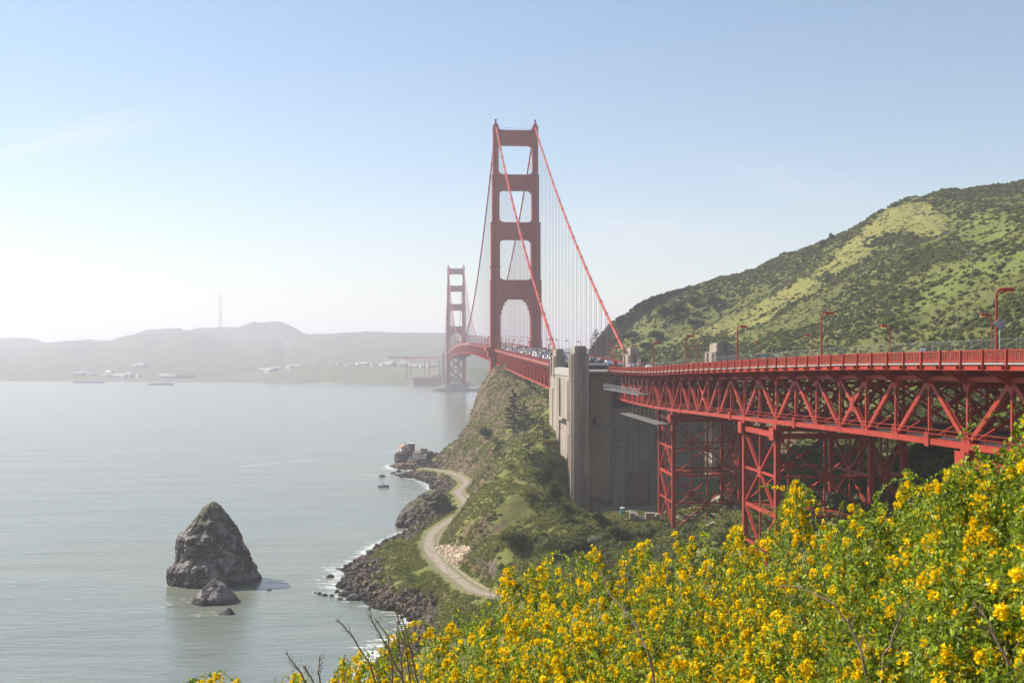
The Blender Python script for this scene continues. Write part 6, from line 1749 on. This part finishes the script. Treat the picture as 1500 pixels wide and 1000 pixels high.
for si, (lab, x0, x1, Dt, Db) in enumerate(SHR):
    r_ = np.random.default_rng(200 + si)
    wpx = x1 - x0
    bx = ((x0 + x1) / 2 - 750) / F * (Dt * 0.9); by = Dt * 0.92; bz = float(h_at(bx, by)[0])
    basep = np.array([bx, by, bz - 0.05])
    root = empty('broom_shrub', tuple(basep)); tag(root, lab, 'shrub', 'flowering broom shrubs in the foreground')
    # sprig tips through the crown: skyline row, then the sloping top, then the shaded depth below it
    hspan = 1030 - outline(np.linspace(x0, x1, 20)).mean()
    ntip = int(wpx * max(hspan, 40) / 58)
    px = r_.uniform(x0 - 12, x1 + 12, ntip); t_ = r_.random(ntip) ** 0.95
    oyp = outline(px)
    py = oyp + 12 + (1060 - oyp) * t_
    D = Dt + (Db - Dt) * np.clip((py - oyp) / (1060 - oyp), 0, 1) + r_.normal(0, 0.20, ntip)
    D = D + fbm(px / 38, py / 38 + si, octv=3) * 0.75
    deep = r_.random(ntip) < 0.34
    D = D + np.where(deep, r_.uniform(0.25, 0.8, ntip), 0)
    # extra tall sprays on the skyline
    ns_ = int(wpx / 4); nc_ = max(3, int(wpx / 26)); cen = r_.uniform(x0, x1, nc_); pxs = cen[r_.integers(0, nc_, ns_)] + r_.normal(0, 4.5, ns_)
    px = np.concatenate([px, pxs]); py = np.concatenate([py, outline(pxs) + r_.uniform(-16, 8, ns_)]); D = np.concatenate([D, Dt + r_.normal(0, 0.15, ns_)])
    deep = np.concatenate([deep, np.zeros(ns_, bool)])
    n = len(px)
    tips = np.stack([(px - 750) / F * D, D, CZ - (py - 520) / F * D], -1)
    # sprig direction: mostly up, fanning outwards from the base
    d = tips - basep; d /= np.linalg.norm(d, axis=1)[:, None]
    d = d * 0.35 + np.array([0, -0.12, 0.75]) + r_.normal(0, 0.42, (n, 3)); d /= np.linalg.norm(d, axis=1)[:, None]
    L = r_.uniform(0.15, 0.40, n)
    bend = r_.normal(0, 0.16, (n, 3))
    st = tips - d * L[:, None] + bend * L[:, None]
    # leaves: three-leaflet tufts along the sprig
    near_ = Dt < 7
    kk = 26 if not near_ else 30
    u = (np.arange(kk)[None, :] + r_.random((n, kk))) / kk
    c = st[:, None] * (1 - u)[..., None] + tips[:, None] * u[..., None] + (bend * L[:, None])[:, None] * (u * (1 - u))[..., None] * 2
    c = c.reshape(-1, 3); dd = np.repeat(d, kk, 0); uu = u.reshape(-1)
    X_, Y_, Z_ = rot_to(dd)
    ph = r_.uniform(0, 6.28, len(c)); ll = (0.0145 + 0.009 * (1 - uu)) * r_.uniform(0.75, 1.3, len(c)) * (1.15 if near_ else 1.0)
    out_ = X_ * np.cos(ph)[:, None] + Y_ * np.sin(ph)[:, None]
    V = []
    for j, sp_ in enumerate((-0.75, 0.0, 0.75)):
        la = out_ * math.cos(sp_) + np.cross(Z_, out_) * math.sin(sp_); la = la * 0.8 + Z_ * 0.62 + r_.normal(0, 0.15, la.shape); la /= np.linalg.norm(la, axis=1)[:, None]
        wd_ = np.cross(la, Z_ + 0.01); wd_ /= np.linalg.norm(wd_, axis=1)[:, None] + 1e-9
        b0_ = c + out_ * 0.004; l_ = ll[:, None] * (1.15 if j == 1 else 0.95)
        V.append(np.stack([b0_, b0_ + la * l_ * 0.62 + wd_ * l_ * 0.24, b0_ + la * l_, b0_ + la * l_ * 0.62 - wd_ * l_ * 0.24], 1))
    V = np.concatenate(V, 0).reshape(-1, 3)
    me = mesh_from('leaves', V - basep, np.arange(len(V)).reshape(-1, 4), M['broom_leaf']); link('leaves', me, root)
    # flowers: clusters of small pea flowers, each a banner, two wings and a keel
    pf = np.clip(0.85 + 1.2 * fbm(px / 70, py / 70, octv=3), 0.15, 0.95) * (0.9 if not near_ else 0.6) * np.where(deep, 0.6, 1)
    has = r_.random(n) < pf
    idx = np.where(has)[0]; FC = []; FN = []
    for i in idx:
        for _ in range(r_.integers(2, 5)):
            q = r_.uniform(0.6, 1.0) if r_.random() < 0.7 else r_.uniform(0.1, 0.6)
            cc = st[i] * (1 - q) + tips[i] * q
            big_ = r_.random() < 0.34
            m_ = r_.integers(12, 26) if big_ else r_.integers(1, 5); rr_ = r_.uniform(0.010, 0.022) if big_ else 0.008
            off = r_.normal(0, 1, (m_, 3)); off /= np.linalg.norm(off, axis=1)[:, None]
            FC.append(cc + off * rr_ * r_.uniform(0.7, 1.1, (m_, 1))); FN.append(off)
    c = np.concatenate(FC); nn = np.concatenate(FN) + r_.normal(0, 0.3, (sum(len(q) for q in FC), 3)); nn[:, 1] -= 0.25; nn /= np.linalg.norm(nn, axis=1)[:, None]
    X_, Y_, Z_ = rot_to(nn); s = (0.0100 * r_.uniform(0.7, 1.25, len(c)))[:, None]
    V = [np.stack([c, c + X_ * s * 0.9 + Z_ * s * 0.5 + Y_ * s * 0.2, c + Y_ * s * 1.5 + Z_ * s * 0.7, c - X_ * s * 0.9 + Z_ * s * 0.5 + Y_ * s * 0.2], 1),
         np.stack([c, c + X_ * s * 0.7 + Z_ * s * 1.1 - Y_ * s * 0.3, c + Z_ * s * 1.6 - Y_ * s * 0.1, c + Z_ * s * 0.9 + Y_ * s * 0.2], 1),
         np.stack([c, c - X_ * s * 0.7 + Z_ * s * 1.1 - Y_ * s * 0.3, c + Z_ * s * 1.6 - Y_ * s * 0.1, c + Z_ * s * 0.9 + Y_ * s * 0.2], 1),
         np.stack([c, c + X_ * s * 0.35 + Z_ * s * 0.9 - Y_ * s * 0.7, c + Z_ * s * 1.3 - Y_ * s * 0.9, c - X_ * s * 0.35 + Z_ * s * 0.9 - Y_ * s * 0.7], 1)]
    V = np.concatenate(V, 0).reshape(-1, 3)
    link('flowers', mesh_from('flowers', V - basep, np.arange(len(V)).reshape(-1, 4), M['broom_flower']), root)
    # stems: thin triangular rods for the sprigs, and branches down to the foot
    def rods(A_, B_, ra, rb):
        dd = B_ - A_; l_ = np.linalg.norm(dd, axis=1)[:, None]; dd = dd / l_; X_, Y_, Z_ = rot_to(dd); vs = []
        for P_, r0 in ((A_, ra), (B_, rb)):
            for k in range(3):
                a = k * 2.094; vs.append(P_ + (X_ * math.cos(a) + Y_ * math.sin(a)) * r0)
        v = np.stack(vs, 1).reshape(-1, 3); m_ = len(A_); b0_ = (np.arange(m_) * 6)[:, None]
        f = np.concatenate([b0_ + np.array([[k, (k + 1) % 3, 3 + (k + 1) % 3, 3 + k]]) for k in range(3)], 0); return v, f
    mid = (st + tips) / 2 + bend * L[:, None] * 0.5
    v1, f1 = rods(st, mid, 0.0022, 0.0016); v2, f2 = rods(mid, tips, 0.0016, 0.0007)
    nb = 26; bi = r_.choice(n, min(n, nb * 6), replace=False)
    hub = basep + (st[bi[:nb]] - basep) * r_.uniform(0.5, 0.8, (len(bi[:nb]), 1)) + r_.normal(0, 0.05, (len(bi[:nb]), 3))
    near_hub = hub[((st[bi][:, None] - hub[None]) ** 2).sum(-1).argmin(1)]
    v3, f3 = rods(near_hub, st[bi], 0.0045, 0.0022)
    knee = basep + (hub - basep) * 0.5 + r_.normal(0, 0.07, hub.shape)
    v4, f4 = rods(np.repeat(basep[None], len(hub), 0) + r_.normal(0, 0.03, hub.shape) * [1, 1, 0], knee, 0.013, 0.009); v5, f5 = rods(knee, hub, 0.009, 0.005)
    vs = []; fs = []; o_ = 0
    for v, f in ((v1, f1), (v2, f2), (v3, f3), (v4, f4), (v5, f5)): vs.append(v); fs.append(f + o_); o_ += len(v)
    link('stems', mesh_from('stems', np.concatenate(vs) - basep, np.concatenate(fs), M['stem']), root)

# bare twigs standing out of the broom
def twigs(stems, lab, seed):
    r2_ = random.Random(seed); b0_ = P(*stems[0][0]); root = empty('bare_twigs', tuple(b0_)); tag(root, lab, 'dead branch')
    for chain in stems:
        pts = [P(*q) - b0_ for q in chain]
        fine = []
        for a, c in zip(pts[:-1], pts[1:]):
            for u in (0, 0.33, 0.66): fine.append(a + (c - a) * u + np.array([r2_.gauss(0, 0.003), 0, r2_.gauss(0, 0.003)]))
        fine.append(pts[-1]); n = len(fine)
        b_ = MB(); b_.tube([tuple(q) for q in fine], [0.0058 * (1 - 0.8 * i / n) + 0.0008 for i in range(n)], 5)
        for i in range(2, n - 1):
            for _ in range(2):
                if r2_.random() < 0.75:
                    a = Vector(fine[i]); dd = (Vector(fine[i + 1]) - a).normalized(); sd = Vector((r2_.choice((-1, 1)) * r2_.uniform(0.4, 1), r2_.uniform(-.5, .5), r2_.uniform(-0.1, 0.5)))
                    e = a + (dd + sd).normalized() * r2_.uniform(0.04, 0.13) * (1 - i / n + 0.25); m_ = (a + e) / 2 + Vector((r2_.gauss(0, .006), 0, r2_.gauss(0, .006)))
                    b_.tube([a, m_, e], [0.0022, 0.0014, 0.0007], 4)
        b_.build('twig', M['twig'], root)
twigs([[(598, 1010, 6.6), (585, 985, 6.6), (560, 935, 6.6), (545, 905, 6.6), (540, 885, 6.6)], [(602, 1010, 6.6), (596, 960, 6.6), (592, 930, 6.6), (572, 875, 6.6)],
       [(575, 1010, 6.7), (572, 960, 6.7), (568, 930, 6.7), (548, 905, 6.7)], [(615, 1010, 6.5), (607, 975, 6.5), (600, 945, 6.5), (590, 905, 6.5), (580, 890, 6.5)], [(590, 1000, 6.6), (588, 960, 6.6), (580, 930, 6.6), (583, 885, 6.6)]],
      'clump of tall bare twigs rising out of the broom over the water', 3)
twigs([[(1275, 1010, 4.7), (1262, 960, 4.7), (1250, 925, 4.75), (1225, 885, 4.8), (1180, 862, 4.9), (1140, 858, 4.95)], [(1290, 1010, 4.6), (1296, 960, 4.6), (1315, 915, 4.6), (1330, 880, 4.6)]],
      'dark woody branch curving through the middle of the yellow broom', 7)
twigs([[(1490, 1010, 3.9), (1472, 960, 3.9), (1450, 915, 3.95), (1425, 880, 4.0)], [(960, 1010, 5.6), (950, 950, 5.6), (925, 905, 5.7), (900, 880, 5.8)]][:1], 'thin brown branch rising through the broom near the lower right corner', 8)
twigs([[(960, 1010, 5.5), (948, 950, 5.5), (925, 905, 5.6), (896, 872, 5.7), (880, 835, 5.8)]], 'dry twig leaning left out of the broom below the grey bush', 9)
twigs([[(552, 1005, 6.8), (540, 970, 6.8), (518, 935, 6.8), (505, 918, 6.8), (492, 905, 6.8)]], 'single long bare twig leaning left over the water', 4)
twigs([[(452, 1005, 7.2), (440, 985, 7.2), (428, 968, 7.2), (418, 955, 7.2)], [(470, 1005, 7.2), (466, 985, 7.2), (468, 960, 7.2)], [(462, 1008, 7.2), (452, 985, 7.2), (446, 975, 7.2)]], 'small fan of bare twigs at the bottom edge, leftmost', 5)
